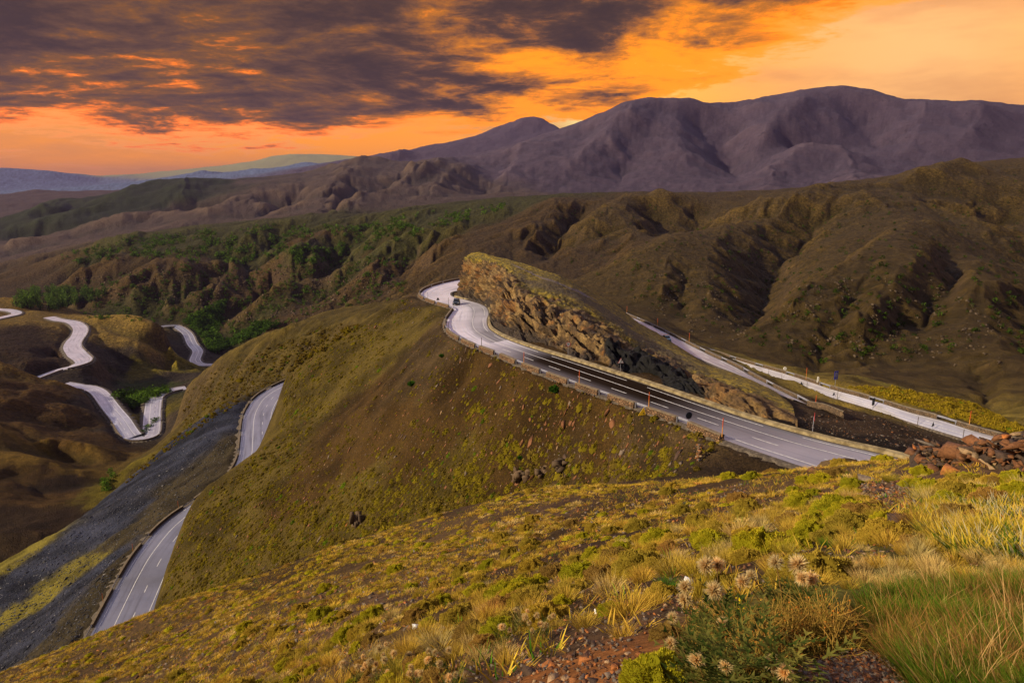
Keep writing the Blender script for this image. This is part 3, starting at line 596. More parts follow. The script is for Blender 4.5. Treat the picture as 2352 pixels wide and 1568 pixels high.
def finish(nt, **kw):
    b = nt.n('ShaderNodeBsdfPrincipled')
    for k_, v_ in kw.items(): nt.set(b.inputs[k_.replace('_', ' ')], v_)
    o = nt.n('ShaderNodeOutputMaterial'); nt.t.links.new(b.outputs[0], o.inputs['Surface']); return b
m_ground, g = mat('ground_soil')
colA = g.n('ShaderNodeAttribute', attribute_name='base'); spk = g.n('ShaderNodeAttribute', attribute_name='speck'); dn = g.n('ShaderNodeAttribute', attribute_name='density'); lr = g.n('ShaderNodeAttribute', attribute_name='range')
pos = g.n('ShaderNodeNewGeometry').outputs['Position']
lrf = lr.outputs['Fac']; dnf = dn.outputs['Fac']
nA = g.noise(pos, 9.0, 5, .65); nB = g.noise(pos, 1.3, 6, .65); nC = g.noise(pos, .14, 6, .65); nD = g.noise(pos, .018, 6, .6)
wNear = g.ss(lrf, math.log(70), math.log(8)); wFar = g.ss(lrf, math.log(260), math.log(800)); wVF = g.ss(lrf, math.log(1800), math.log(4500))
n_ = g.mix(wNear, nB, nA); n_ = g.mix(wFar, n_, nC); n_ = g.mix(wVF, n_, nD)
nsep = g.m('ADD', n_, 0.0)
big = g.mix(wFar, g.noise(pos, .22, 4, .6), g.noise(pos, .006, 5, .6))
thr = g.m('SUBTRACT', .68, g.m('MULTIPLY', dnf, .36)); thr = g.m('ADD', thr, g.m('MULTIPLY', g.m('SUBTRACT', big, .5), -.35))
mask = g.ss(g.m('SUBTRACT', nsep, thr), -.03, .05)
vs1 = g.n('ShaderNodeTexVoronoi', feature='F1'); g.set(vs1.inputs['Vector'], g.vm('MULTIPLY', pos, (1.6, 1.6, 1.6)))
c = g.mix(mask, colA.outputs['Color'], spk.outputs['Color'])
n2_ = g.noise(g.vm('ADD', pos, (50, 20, 7)), 3.1, 6, .7); n3_ = g.noise(g.vm('ADD', pos, (50, 20, 7)), .31, 5, .65); n4_ = g.noise(g.vm('ADD', pos, (50, 20, 7)), .035, 5, .65)
vari = g.mix(wFar, n2_, n3_); vari = g.mix(wVF, vari, n4_)
vari = g.mix(wVF, vari, g.m('ADD', .36, g.m('MULTIPLY', n4_, .28)))
fine = g.mix(wFar, g.noise(g.vm('ADD', pos, (9, 4, 2)), 5.0, 4, .7), g.noise(g.vm('ADD', pos, (9, 4, 2)), .55, 4, .7))
fine = g.mix(wVF, fine, (.5, .5, .5))
vari = g.m('ADD', g.m('MULTIPLY', vari, .6), g.m('MULTIPLY', fine, .4))
broad = g.ss(g.noise(g.vm('ADD', pos, (3, 8, 1)), .09, 4, .6), .36, .64, .66, 1.42)
c = g.mix(g.m('SUBTRACT', 1., wFar), c, g.mix(1.0, c, g.n('ShaderNodeCombineColor', i_Red=broad, i_Green=broad, i_Blue=broad).outputs[0], 'MULTIPLY'))
c = g.mix(1.0, c, g.ramp(vari, [(.33, (.30, .30, .31)), (.5, (.95, .93, .92)), (.67, (2.0, 1.85, 1.6))]), 'MULTIPLY')
# scattered pale stone chips on the near and middle slopes
vo = g.n('ShaderNodeTexVoronoi', feature='F1'); g.set(vo.inputs['Vector'], g.vm('MULTIPLY', pos, (1.0, 1.0, 1.6))); vo.inputs['Scale'].default_value = 1.1; 
chip = g.m('MULTIPLY', g.ss(vo.outputs['Distance'], .17, .12), g.m('GREATER_THAN', g.n('ShaderNodeSeparateColor', i_Color=vo.outputs['Color']).outputs[0], .62))
chip = g.m('MULTIPLY', chip, g.m('MULTIPLY', g.ss(lrf, math.log(50), math.log(80)), g.ss(lrf, math.log(500), math.log(250))))
chip = g.m('MULTIPLY', chip, .55)
c = g.mix(chip, c, g.mix(g.n('ShaderNodeSeparateColor', i_Color=vo.outputs['Color']).outputs[1], (.20, .10, .05), (.30, .26, .22)))
bn = g.n('ShaderNodeBump'); g.set(bn.inputs['Height'], g.m('ADD', nsep, g.m('MULTIPLY', mask, .35))); bn.inputs['Strength'].default_value = 1.0
g.set(bn.inputs['Distance'], g.m('ADD', g.m('ADD', .03, g.m('MULTIPLY', g.ss(lrf, math.log(30), math.log(120)), .55)), g.m('ADD', g.m('MULTIPLY', wFar, 4.5), g.m('MULTIPLY', wVF, 3.))))
rough = g.ss(n2_, .3, .7, .65, .95)
finish(g, Base_Color=c, Roughness=rough, Normal=bn.outputs[0], Specular_IOR_Level=.06)
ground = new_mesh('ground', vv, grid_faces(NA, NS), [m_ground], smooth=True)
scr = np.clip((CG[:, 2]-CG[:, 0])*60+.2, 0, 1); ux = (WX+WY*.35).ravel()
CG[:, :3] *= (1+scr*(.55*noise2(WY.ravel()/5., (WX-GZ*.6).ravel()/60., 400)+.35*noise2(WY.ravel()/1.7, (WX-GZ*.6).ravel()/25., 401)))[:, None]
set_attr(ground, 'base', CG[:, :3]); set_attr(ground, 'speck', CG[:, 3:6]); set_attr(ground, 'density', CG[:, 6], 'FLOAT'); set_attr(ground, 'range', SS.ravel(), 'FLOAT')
tag(ground, kind='structure')
# ================================================================== ROADS
m_road, g = mat('wet_asphalt')
pos = g.n('ShaderNodeNewGeometry').outputs['Position']
nn = g.noise(pos, .12, 5, .6); nf = g.noise(pos, 30, 3, .6); ns = g.noise(pos, 1.4, 5, .6)
uvr = g.n('ShaderNodeAttribute', attribute_name='lane').outputs['Vector']; us = g.n('ShaderNodeSeparateXYZ', i_Vector=uvr)
trk = g.noise(g.n('ShaderNodeCombineXYZ', i_X=g.m('MULTIPLY', us.outputs[0], .035), i_Y=g.m('MULTIPLY', us.outputs[1], 9.)).outputs[0], 1.0, 5, .6)
c = g.mix(g.ss(nn, .35, .65), (.27, .26, .31), (.38, .365, .435))
c = g.mix(g.m('MULTIPLY', g.ss(trk, .50, .66), .8), c, (.15, .14, .17))
c = g.mix(g.m('MULTIPLY', nf, .35), c, (.29, .28, .34))
c = g.mix(1.0, c, g.n('ShaderNodeCombineColor', i_Red=g.n('ShaderNodeAttribute', attribute_name='tone').outputs['Fac'], i_Green=g.n('ShaderNodeAttribute', attribute_name='tone').outputs['Fac'], i_Blue=g.n('ShaderNodeAttribute', attribute_name='tone').outputs['Fac']).outputs[0], 'MULTIPLY')  # tone: each road's paleness, with the bend's sky shine painted in
rock_refl = g.n('ShaderNodeAttribute', attribute_name='wet').outputs['Fac']  # share of the rock's dark reflection painted over the wet asphalt
c = g.mix(rock_refl, c, (.016, .010, .007))
rg = g.m('ADD', g.ss(trk, .35, .65, .30, .42), g.m('MULTIPLY', rock_refl, .25))
bn = g.n('ShaderNodeBump'); g.set(bn.inputs['Height'], nf); bn.inputs['Strength'].default_value = .12; bn.inputs['Distance'].default_value = .01
finish(g, Base_Color=c, Roughness=rg, Normal=bn.outputs[0], IOR=g.m('SUBTRACT', 1.6, g.m('MULTIPLY', rock_refl, .54)), Specular_IOR_Level=g.m('SUBTRACT', .9, g.m('MULTIPLY', rock_refl, .84)), Specular_Tint=(.80, .82, 1.0, 1))
m_mark, g = mat('road_paint')
pos = g.n('ShaderNodeNewGeometry').outputs['Position']
finish(g, Base_Color=g.mix(g.ss(g.noise(pos, 4, 5, .7), .35, .6), (.45, .44, .44), (.80, .79, .80)), Roughness=.45)
def strip(O, I, f0, f1, lift, nx=1):
    f = np.linspace(f0, f1, nx+1)
    P = O[:, None]+(I-O)[:, None]*f[None, :, None]; P[..., 2] += lift
    return P
def arclen(P): return np.concatenate([[0], np.cumsum(np.linalg.norm(np.diff(P, axis=0), axis=1))])
LIFT = {'main': 0., 'nearleg': 0., 'farleg': 0., 'lower': 0., 'valley': .05, 'midleft': .1, 'topleft': .2, 'eastvalley': .2}
# line layout: (fraction from the outer edge, dash length, gap length) ; 0 = continuous
MARKS = {'main': [(.150, 0, 0), (.385, 3.4, 5.6), (.625, 0, 0), (.885, 21, 5)],
         'nearleg': [(.86, 0, 0), (.42, 3.5, 8), (.16, 18, 9)], 'farleg': [(.11, 20, 6), (.36, 3.6, 7), (.62, 0, 0), (.90, 0, 0)],
         'lower': [(.10, 14, 4), (.37, 0, 0), (.645, 3.4, 8), (.90, 0, 0)], 'valley': [(.10, 0, 0), (.37, 4, 7), (.64, 0, 0), (.93, 0, 0)],
         'eastvalley': [(.1, 0, 0), (.45, 0, 0), (.9, 0, 0)], 'midleft': [(.12, 0, 0)], 'topleft': []}
MW = {'main': .17, 'nearleg': .22, 'farleg': .20, 'lower': .18, 'valley': .34, 'eastvalley': .5, 'midleft': .35}
RLAB = {}
for k_, (O, I) in ROADS.items():
    nx = 12; P = strip(O, I, 0, 1, LIFT[k_], nx); s_ = arclen((O+I)/2)
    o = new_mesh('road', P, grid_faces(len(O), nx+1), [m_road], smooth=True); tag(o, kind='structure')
    lane = np.zeros((len(O), nx+1, 3)); lane[..., 0] = s_[:, None]; lane[..., 1] = np.linspace(0, 1, nx+1)[None]
    at = o.data.attributes.new('lane', 'FLOAT_VECTOR', 'POINT'); at.data.foreach_set('vector', lane.astype(np.float32).ravel())
    wv = np.zeros((len(O), nx+1))
    if k_ == 'main':   # wet stretch under the rock wall: the rock's dark reflection painted into the colour
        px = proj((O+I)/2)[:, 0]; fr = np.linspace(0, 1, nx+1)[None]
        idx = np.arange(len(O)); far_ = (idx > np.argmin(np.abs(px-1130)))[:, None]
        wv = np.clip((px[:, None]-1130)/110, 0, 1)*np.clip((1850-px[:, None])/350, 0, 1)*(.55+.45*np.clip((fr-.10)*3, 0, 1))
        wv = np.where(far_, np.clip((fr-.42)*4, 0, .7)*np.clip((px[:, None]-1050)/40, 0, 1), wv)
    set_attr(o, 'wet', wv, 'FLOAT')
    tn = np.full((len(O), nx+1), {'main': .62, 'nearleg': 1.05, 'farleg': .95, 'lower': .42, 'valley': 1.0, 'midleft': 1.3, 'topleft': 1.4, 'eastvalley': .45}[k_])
    if k_ == 'main': tn = tn+np.where(idx[:, None] > 40, np.clip((1230-px[:, None])/120, 0, 1)*1.35, 0)   # sky shine round the bend, painted in as a paler road colour
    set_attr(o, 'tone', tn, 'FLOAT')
    vs_, fs_ = [], []; nb = 0
    width = np.linalg.norm(I-O, axis=1)
    for (fc, dash, gap) in MARKS[k_]:
        step = .6; q = np.arange(0, s_[-1], step)
        if len(q) < 3: continue
        Oq = np.stack([np.interp(q, s_, O[:, i]) for i in range(3)], 1); Iq = np.stack([np.interp(q, s_, I[:, i]) for i in range(3)], 1)
        wq = np.interp(q, s_, width); hw = MW[k_]/2/wq
        A_ = Oq+(Iq-Oq)*(fc-hw)[:, None]; B_ = Oq+(Iq-Oq)*(fc+hw)[:, None]; A_[:, 2] += LIFT[k_]+.02; B_[:, 2] += LIFT[k_]+.02
        on = np.ones(len(q), bool) if dash == 0 else ((q % (dash+gap)) < dash)
        for i in range(len(q)-1):
            if on[i]:
                vs_ += [A_[i], A_[i+1], B_[i+1], B_[i]]; fs_.append([nb, nb+1, nb+2, nb+3]); nb += 4
    if fs_:
        tag(new_mesh('road_marking', np.array(vs_), np.array(fs_), [m_mark]), kind='structure')
m_sho = bpy.data.materials.new('gravel_shoulder'); m_sho.use_nodes = True; g = NT(m_sho.node_tree); pos = g.n('ShaderNodeNewGeometry').outputs['Position']
finish(g, Base_Color=g.ramp(g.noise(pos, 2.2, 7, .72), [(.35, (.030, .022, .016)), (.5, (.075, .056, .040)), (.65, (.16, .13, .10))]), Roughness=.9)
for k_, (O, I) in ROADS.items():
    n_ = I-O; n_[:, 2] = 0; n_ /= np.linalg.norm(n_, axis=1)[:, None]; wdt = {'main': .9, 'farleg': 1.3, 'lower': 1.5, 'nearleg': .8}.get(k_, 2.0)
    for E, sg in ((O, -1), (I, 1)):
        rag = wdt*(1+.35*np.sin(np.arange(len(E))*1.7)+.2*np.sin(np.arange(len(E))*4.1)); dn_ = np.array([0, 0, 1.])
        P = np.stack([E-n_*sg*.35+dn_*(LIFT[k_]+.012), E+n_*sg*.1+dn_*(LIFT[k_]+.015), E+n_*sg*rag[:, None]*.7-dn_*.05, E+n_*sg*rag[:, None]*1.3-dn_*.7], 1)
        tag(new_mesh('road_shoulder', P, grid_faces(len(E), 4), [m_sho], smooth=True), kind='structure')
# ================================================================== ROCK OUTCROP BETWEEN THE TWO LEGS OF THE ROAD
cols = [  # base x,y,h | edge x,y,D | crest x,y,D
 ((1046, 683, 33.2), (1064, 596, 226), (1068, 590, 231)), ((1060, 687, 32.8), (1076, 597, 223), (1078, 583, 231)), ((1080, 692, 32.4), (1094, 599, 219), (1088, 578, 230)), ((1108, 700, 31.9), (1118, 604, 211), (1108, 580, 227)), ((1126, 716, 31.3), (1150, 613, 200), (1150, 591, 220)),
 ((1126, 746, 30.7), (1174, 640, 182), (1205, 606, 213)), ((1165, 774, 30), (1196, 668, 168), (1248, 620, 208)), ((1220, 793, 29.6), (1245, 690, 158), (1290, 634, 206)), ((1305, 818, 29.2), (1320, 718, 150), (1345, 662, 210)),
 ((1400, 848, 28.8), (1400, 765, 140), (1405, 694, 222)), ((1489, 876, 28.5), (1475, 810, 128), (1455, 731, 220)), ((1577, 905, 28.2), (1562, 848, 119), (1530, 777, 194)), ((1673, 937, 28), (1640, 880, 107), (1612, 829, 163)),
 ((1734, 958, 27.9), (1710, 905, 101), (1700, 862, 138)), ((1792, 976, 27.7), (1780, 940, 96), (1775, 895, 120)), ((1835, 990, 27.7), (1828, 962, 92), (1815, 925, 108))]
G3 = []
for b, e, c_ in cols:
    B = Wh(b[0], b[1], b[2]); E = W(*e); Cc = W(*c_); out = (B-E)*np.array([1, 1, 0]); out /= np.linalg.norm(out)+1e-6
    toe = B*.80+E*.20+np.array([0, 0, -1.0]); m1 = B*.45+E*.55+np.array([0, 0, .5]); 
    tm = (E+Cc)/2+np.array([0, 0, .5]); bk = Cc*np.array([1.05, 1.05, 1]); bk[2] = Cc[2]-3.; bk2 = Cc*np.array([1.10, 1.10, 1]); bk2[2] = Cc[2]-11
    G3.append([B+np.array([0, 0, -.6]), toe, m1, E, tm, Cc, bk, bk2])
G3 = np.array(G3)
def cat_axis(P, n):   # P (k, m, 3) interpolated along axis 0
    k = P.shape[0]; Q = np.concatenate([2*P[:1]-P[1:2], P, 2*P[-1:]-P[-2:-1]]); u_ = np.linspace(0, k-1-1e-6, n); i = u_.astype(int); t = (u_-i)[:, None, None]
    p0, p1, p2, p3 = Q[i], Q[i+1], Q[i+2], Q[i+3]
    return .5*((2*p1)+(-p0+p2)*t+(2*p0-5*p1+4*p2-p3)*t**2+(-p0+3*p1-3*p2+p3)*t**3)
def lin_axis(P, n):
    k = P.shape[0]; u_ = np.linspace(0, k-1-1e-6, n); i = u_.astype(int); t = (u_-i)[:, None, None]; return P[i]*(1-t)+P[i+1]*t
NU, NV = 620, 300
Gd = cat_axis(G3, NU); Gd = np.swapaxes(lin_axis(np.swapaxes(Gd, 0, 1), NV), 0, 1)
kk = Gd.copy()
for _ in range(6): kk[:, 1:-1] = (kk[:, :-2]+kk[:, 1:-1]+kk[:, 2:])/3
Gd = kk
def normals(P):
    du = np.gradient(P, axis=0); dv = np.gradient(P, axis=1); n_ = np.cross(du, dv); return n_/(np.linalg.norm(n_, axis=-1, keepdims=True)+1e-9)
Nn = normals(Gd); 
if Nn[:, NV//2:, 2].mean() < 0: Nn = -Nn
vfr = np.linspace(0, 7, NV)[None, :]*np.ones((NU, 1))
face = np.clip(1-np.abs(vfr-1.9)/1.7, 0, 1)**.6; topw = np.clip((vfr-2.7)*2, 0, 1)
fd = np.interp(np.linspace(0, 15, NU), [0, 1, 9, 11, 13, 15], [.5, 1, 1, .8, .5, .2])[:, None]*np.clip(vfr*1.5, 0, 1)
q = Gd.copy(); tilt = np.stack([q[..., 0]*.25, q[..., 1]*.25, q[..., 2]*1.0+q[..., 0]*.35], -1)
r1 = fbm3(q, 1/7., 4, 3); r2 = fbm3(tilt, 1/1.3, 4, 5); r3 = 1-np.abs(fbm3(q, 1/3.5, 4, 8)); r4 = fbm3(q, 1/.6, 3, 12)
tl = q[..., 2]+.5*q[..., 0]+1.2*r1; st1 = fbm3(np.stack([q[..., 0]*.12, q[..., 1]*.12, tl*1.15], -1), 1., 3, 41); st2 = fbm3(np.stack([q[..., 0]*.3, q[..., 1]*.3, tl*2.6], -1), 1., 2, 43)
disp = face*(.8*r1+.95*np.tanh(st1*4)+.42*np.tanh(st2*4)+.5*(r3-.7)+.25*r4)+(1-face)*(.25*r1+.12*r4+.10*r2)
Gd = Gd+Nn*(disp*fd)[..., None]
# material regions on the rock
px = proj(Gd); 
def sstep(x, a, b): t = np.clip((x-a)/(b-a), 0, 1); return t*t*(3-2*t)
nz = fbm3(q, 1/5., 5, 77); nz2 = fbm3(q, 1/1.6, 4, 78)
rock = np.zeros((NU, NV, 3)); rock[:] = (.13, .078, .032)
def mixc(m_, c_): 
    global rock; m_ = np.clip(m_, 0, 1)[..., None]; rock = rock*(1-m_)+np.array(c_)*m_
mixc(sstep(st1, -.1, .15)*.35, (.20, .125, .05)); mixc(sstep(-st2, .05, .3)*.6, (.055, .035, .020)); mixc(sstep(-st1, .15, .4)*.5, (.065, .042, .026)); mixc(sstep(nz, -.05, .35)*.8, (.235, .14, .052)); mixc(sstep(nz2, .1, .5)*.7, (.30, .20, .085)); mixc(sstep(-nz2, .1, .45)*.75, (.055, .036, .025))
mixc(sstep(fbm3(q, 1/2.6, 4, 91), .36, .52)*.4, (.28, .11, .020))
U_ = np.linspace(0, 15, NU)[:, None]*np.ones((1, NV))
mixc(sstep(1.35+nz*.5-vfr, 0, .35)*sstep(10.2-U_, 0, .5)*.92, (.040, .030, .026))                 # dark scree at the toe
shale = sstep(1-np.hypot((U_-10.2)/1.45, (vfr-1.60+(U_-10.2)*.16)/1.22)+nz*.12, -.02, .03)                # black shale scoop
mixc(shale, (.007, .0065, .0075))
right = sstep(U_, 11.3, 12); mixc(right*.5, (.17, .10, .035))
grass = sstep(vfr+nz*.35, 3.05, 3.3); gc = np.where((fbm3(q, 1/.9, 3, 99) > 0)[..., None], np.array([.29, .21, .02]), np.array([.13, .10, .022])); 
rock = rock*(1-grass[..., None])+gc*grass[..., None]
bare = sstep(1-np.abs(vfr-(3.75+.25*np.sin(U_)))/.38+nz*.5, .1, .6)*sstep(U_, 4.6, 5.5)*sstep(12.3-U_, 0, 1); mixc(bare*.7, (.070, .052, .040))
streak = sstep(1-np.abs(vfr-4.3)/.12+nz2*.6, .1, .6)*sstep(U_, 4.4, 4.9)*sstep(8.6-U_, 0, .5); mixc(streak*.8, (.19, .16, .19))
m_rock, g = mat('outcrop_rock')
ca_ = g.n('ShaderNodeAttribute', attribute_name='base'); pos = g.n('ShaderNodeNewGeometry').outputs['Position']
a1 = g.noise(pos, 1.8, 7, .7); a2 = g.noise(g.vm('MULTIPLY', pos, (1., 1., 2.6)), .9, 6, .65)
c = g.mix(1.0, ca_.outputs['Color'], g.ramp(a1, [(.28, (.35, .33, .32)), (.5, (.95, .92, .9)), (.72, (1.8, 1.7, 1.5))]), 'MULTIPLY')
bn = g.n('ShaderNodeBump'); g.set(bn.inputs['Height'], g.m('ADD', a1, g.m('MULTIPLY', a2, .6))); bn.inputs['Distance'].default_value = .8; bn.inputs['Strength'].default_value = .9
finish(g, Base_Color=c, Roughness=.85, Normal=bn.outputs[0], Specular_IOR_Level=.3)
cliff = new_mesh('cliff', Gd, grid_faces(NU, NV), [m_rock], smooth=True); set_attr(cliff, 'base', rock.reshape(-1, 3)); tag(cliff, kind='structure')
# ================================================================== ROADSIDE THINGS
def simple(name, col, rough=.6, metal=0., spec=.4, nz=0., nsc=8., col2=None):
    m_, g = mat(name); c = (*col, 1)
    if nz:
        p_ = g.n('ShaderNodeTexCoord').outputs['Object']
        c = g.mix(g.ss(g.noise(p_, nsc, 5, .65), .5-nz, .5+nz), col, col2 or tuple(x*.5 for x in col))
    finish(g, Base_Color=c, Roughness=rough, Metallic=metal, Specular_IOR_Level=spec); return m_
def masonry(name, ca_, cb_, cm, sc):
    m_, g = mat(name); p_ = g.n('ShaderNodeNewGeometry').outputs['Position']
    wv_ = g.vm('ADD', g.vm('MULTIPLY', p_, (1, 1, 1.5)), g.vm('SCALE', g.noise(p_, 1.6, 3, .5, out=1), sc=.5))
    vo = g.n('ShaderNodeTexVoronoi', feature='F1'); g.set(vo.inputs['Vector'], wv_); vo.inputs['Scale'].default_value = sc
    ve = g.n('ShaderNodeTexVoronoi', feature='DISTANCE_TO_EDGE'); g.set(ve.inputs['Vector'], wv_); ve.inputs['Scale'].default_value = sc
    rnd = g.n('ShaderNodeSeparateColor', i_Color=vo.outputs['Color']).outputs[0]
    c = g.mix(rnd, ca_, cb_); c = g.mix(g.ss(ve.outputs['Distance'], .10, .02), c, cm)
    c = g.mix(g.m('MULTIPLY', g.ss(g.noise(p_, .5, 4, .6), .5, .7), .5), c, cm)
    bn = g.n('ShaderNodeBump'); g.set(bn.inputs['Height'], g.ss(ve.outputs['Distance'], 0., .16)); bn.inputs['Distance'].default_value = .08; bn.inputs['Strength'].default_value = 1.
    finish(g, Base_Color=c, Roughness=.9, Normal=bn.outputs[0], Specular_IOR_Level=.2); return m_
m_mas = masonry('stone_masonry', (.25, .145, .08), (.13, .075, .045), (.03, .02, .014), 2.4)
m_mas2 = masonry('dark_masonry', (.20, .13, .08), (.11, .075, .05), (.04, .03, .022), 2.6)
m_cop = simple('coping_concrete', (.22, .165, .105), .85, nz=.2, nsc=1.6, col2=(.12, .09, .06))
m_copd = simple('coping_dull', (.17, .14, .115), .85, nz=.2, nsc=1.2, col2=(.10, .08, .065))
m_kerb = simple('kerb_concrete', (.30, .235, .13), .85, nz=.15, nsc=.9, col2=(.13, .095, .045))
m_gal = simple('galvanised_steel', (.34, .34, .42), .5, .3, nz=.2, nsc=3, col2=(.20, .20, .26))
m_orange = simple('orange_paint', (.48, .075, .012), .6); m_yel = simple('pale_orange_paint', (.62, .26, .05), .6)
m_white = simple('white_panel', (.75, .72, .70), .5); m_dark = simple('dark_metal', (.012, .016, .022), .5); m_greypole = simple('grey_post_paint', (.10, .085, .08), .7)
m_redp = simple('red_border_paint', (.40, .03, .03), .5); m_blue = simple('blue_panel', (.01, .03, .45), .4); m_yellow = simple('yellow_panel', (.80, .50, .01), .5)
ORD = ['first', 'second', 'third', 'fourth', 'fifth', 'sixth', 'seventh', 'eighth', 'ninth', 'tenth', 'eleventh', 'twelfth', 'thirteenth', 'fourteenth', 'fifteenth', 'sixteenth', 'seventeenth', 'eighteenth', 'nineteenth', 'twentieth',
       'twenty-first', 'twenty-second', 'twenty-third', 'twenty-fourth', 'twenty-fifth', 'twenty-sixth', 'twenty-seventh', 'twenty-eighth', 'twenty-ninth', 'thirtieth']
def empty(name, loc, rz=0.):
    o = bpy.data.objects.new(name, None); scene.collection.objects.link(o); o.location = loc; o.rotation_euler = (0, 0, rz); o.empty_display_size = .2; return o
def at_s(P, s_, q): return np.stack([np.interp(q, s_, P[:, i]) for i in range(3)], 1)
def local(o, parent):
    """give a mesh built in world space its place under an Empty"""
    me = o.data; n_ = len(me.vertices); co = np.empty(n_*3, np.float32); me.vertices.foreach_get('co', co); M = np.array(parent.matrix_basis.inverted() if parent.matrix_basis else Matrix())
    co = co.reshape(-1, 3) @ M[:3, :3].T+M[:3, 3]; me.vertices.foreach_set('co', co.astype(np.float32).ravel()); me.update(); o.parent = parent; return o
def recenter(o, c_):
    me = o.data; n_ = len(me.vertices); co = np.empty(n_*3, np.float32); me.vertices.foreach_get('co', co); co = co.reshape(-1, 3)-np.array(c_, np.float32)
    me.vertices.foreach_set('co', co.ravel()); me.update(); o.location = Vector([float(q) for q in c_]); return o
def side_of(O, I):
    N_ = O-I; N_[:, 2] = 0; return N_/(np.linalg.norm(N_, axis=1)[:, None]+1e-9)
def loft(name, rings, mats, closed=True, caps=True, mat_idx=None, smooth=False):
    rings = np.asarray(rings); n_, k, _ = rings.shape; f = []
    for i in range(n_-1):
        for j in range(k if closed else k-1): f.append([i*k+j, (i+1)*k+j, (i+1)*k+(j+1) % k, i*k+(j+1) % k])
    me = bpy.data.meshes.new(name); fl = [tuple(q) for q in f]
    if caps and closed: fl += [tuple(range(k))[::-1], tuple((n_-1)*k+j for j in range(k))]
    me.from_pydata([tuple(map(float, v)) for v in rings.reshape(-1, 3)], [], fl)
    for m_ in mats: me.materials.append(m_)
    if smooth:
        for p in me.polygons: p.use_smooth = True
    me.update(); o = bpy.data.objects.new(name, me); scene.collection.objects.link(o); return o
def wall_piece(P, N, h=.85, th=.5, drop=1.1, name='stone_parapet', mw=None, mc=None, cop=True):
    P = P.copy(); n_ = len(P); rows = []
    for i in range(n_):
        j = .05*np.sin(i*2.3)+.04*np.sin(i*5.1+1)
        p = P[i]; out = N[i]; dz = lambda z: np.array([0, 0, z])
        rows.append([p+dz(-.25), p+dz(h-.12), p+out*th+dz(h-.12), p+out*(th+.06+j)+dz(h*.4), p+out*(th+.12-j)+dz(-.2), p+out*(th+.14)+dz(-drop)])
    c_ = P[n_//2]
    w_ = recenter(loft(name, rows, [mw or m_mas]), c_)
    if cop:
        rows = []
        for i in range(n_):
            p = P[i]; out = N[i]; dz = lambda z: np.array([0, 0, z])
            rows.append([p-out*.05+dz(h-.12), p-out*.05+dz(h), p+out*(th+.05)+dz(h+.01), p+out*(th+.05)+dz(h-.12)])
        c2 = loft('coping', rows, [mc or m_cop]); 
        me = c2.data
        for v in me.vertices: v.co -= Vector([float(q) for q in c_])
        c2.parent = w_
    return w_
def rail_piece(P, N, zt=.78):
    e = empty('guardrail', Vector([float(q) for q in P[len(P)//2]])); prof = [(0, -.33), (.05, -.27), (.05, -.20), (0, -.165), (.05, -.13), (.05, -.06), (0, 0), (-.02, 0), (-.02, -.33)]
    rings = [[p+n_*(.15+a)+np.array([0, 0, zt+b]) for a, b in prof] for p, n_ in zip(P, N)]
    bpy.context.view_layer.update()
    local(loft('rail', rings, [m_gal]), e)
    for i in (0, len(P)-1):
        p = P[i]+N[i]*.30; r = [[p+np.array([a*.07, b*.07, z]) for a, b in ((-1, -1), (1, -1), (1, 1), (-1, 1))] for z in (-1.0, zt-.02)]
        local(loft('post', r, [m_gal]), e)
    return e
WALLS = {}
def s_near(O, s_, x, y, z=.8):
    q = np.linspace(0, s_[-1], 1200); p = proj(at_s(O, s_, q)+np.array([0, 0, z])); return q[np.argmin((p[:, 0]-x)**2+(p[:, 1]-y)**2)]
def build_parapet(road, spans, wl, rl, cat, wgroup, rgroup, O=None, I=None, rails=True, mw=None, mc=None, h=.78, drop=.8, th=.5, stp=1.1, reverse=False):
    if O is None: O, I = ROADS[road]
    s_ = arclen(O); NN = side_of(O.copy(), I.copy()); k = 0; kr = 0
    for i, (a, b) in enumerate(spans):
        a, b = min(a, b), max(a, b); n_ = max(3, int((b-a)/stp)); q = np.linspace(a, b, n_)
        w_ = wall_piece(at_s(O, s_, q), at_s(NN, s_, q), h, th, drop, mw=mw, mc=mc); tag(w_, wl % ORD[k], 'parapet wall', wgroup); k += 1
        if rails and i+1 < len(spans):
            c_, d_ = spans[i+1]; lo, hi = sorted([min(max(a, b), max(c_, d_)), max(min(a, b), min(c_, d_))])
            if hi-lo > 1.0 and hi-lo < 14:
                q = np.linspace(lo+.1, hi-.1, 4); r_ = rail_piece(at_s(O, s_, q), at_s(NN, s_, q)); tag(r_, rl % ORD[kr], 'guardrail', rgroup); kr += 1
O_, I_ = ROADS['main']; s_m = arclen(O_)
W_ = [((1666, 992), (1589, 966)), ((1560, 955), (1493, 932)), ((1464, 923), (1404, 903)), ((1381, 894), (1328, 876)), ((1309, 868), (1262, 851)), ((1244, 846), (1204, 831)), ((1189, 824), (1151, 812)), ((1138, 804), (1104, 794)),
      ((1094, 789), (1063, 776)), ((1057, 772), (1028, 753)), ((1023, 747), (1024, 731)), ((1027, 726), (1040, 706)), ((1032, 700), (1006, 693)), ((1000, 691), (978, 684)), ((975, 682), (965, 671)), ((966, 667), (990, 655)), ((993, 653), (1016, 646)), ((1019, 645), (1055, 638))]
build_parapet('main', [(s_near(O_, s_m, *a), s_near(O_, s_m, *b)) for a, b in W_], '%s reddish stone parapet block from the right along the main cliff road', '%s short steel guardrail from the right between parapet blocks of main road', 'parapet wall',
              'stone parapet blocks along the main road', 'guardrails between the parapet blocks of the main road')
def alt(total, wl_, gl_, s0=0.): 
    out = []; q = s0
    while q < total-2: out.append((q, min(q+wl_, total))); q += wl_+gl_
    return out
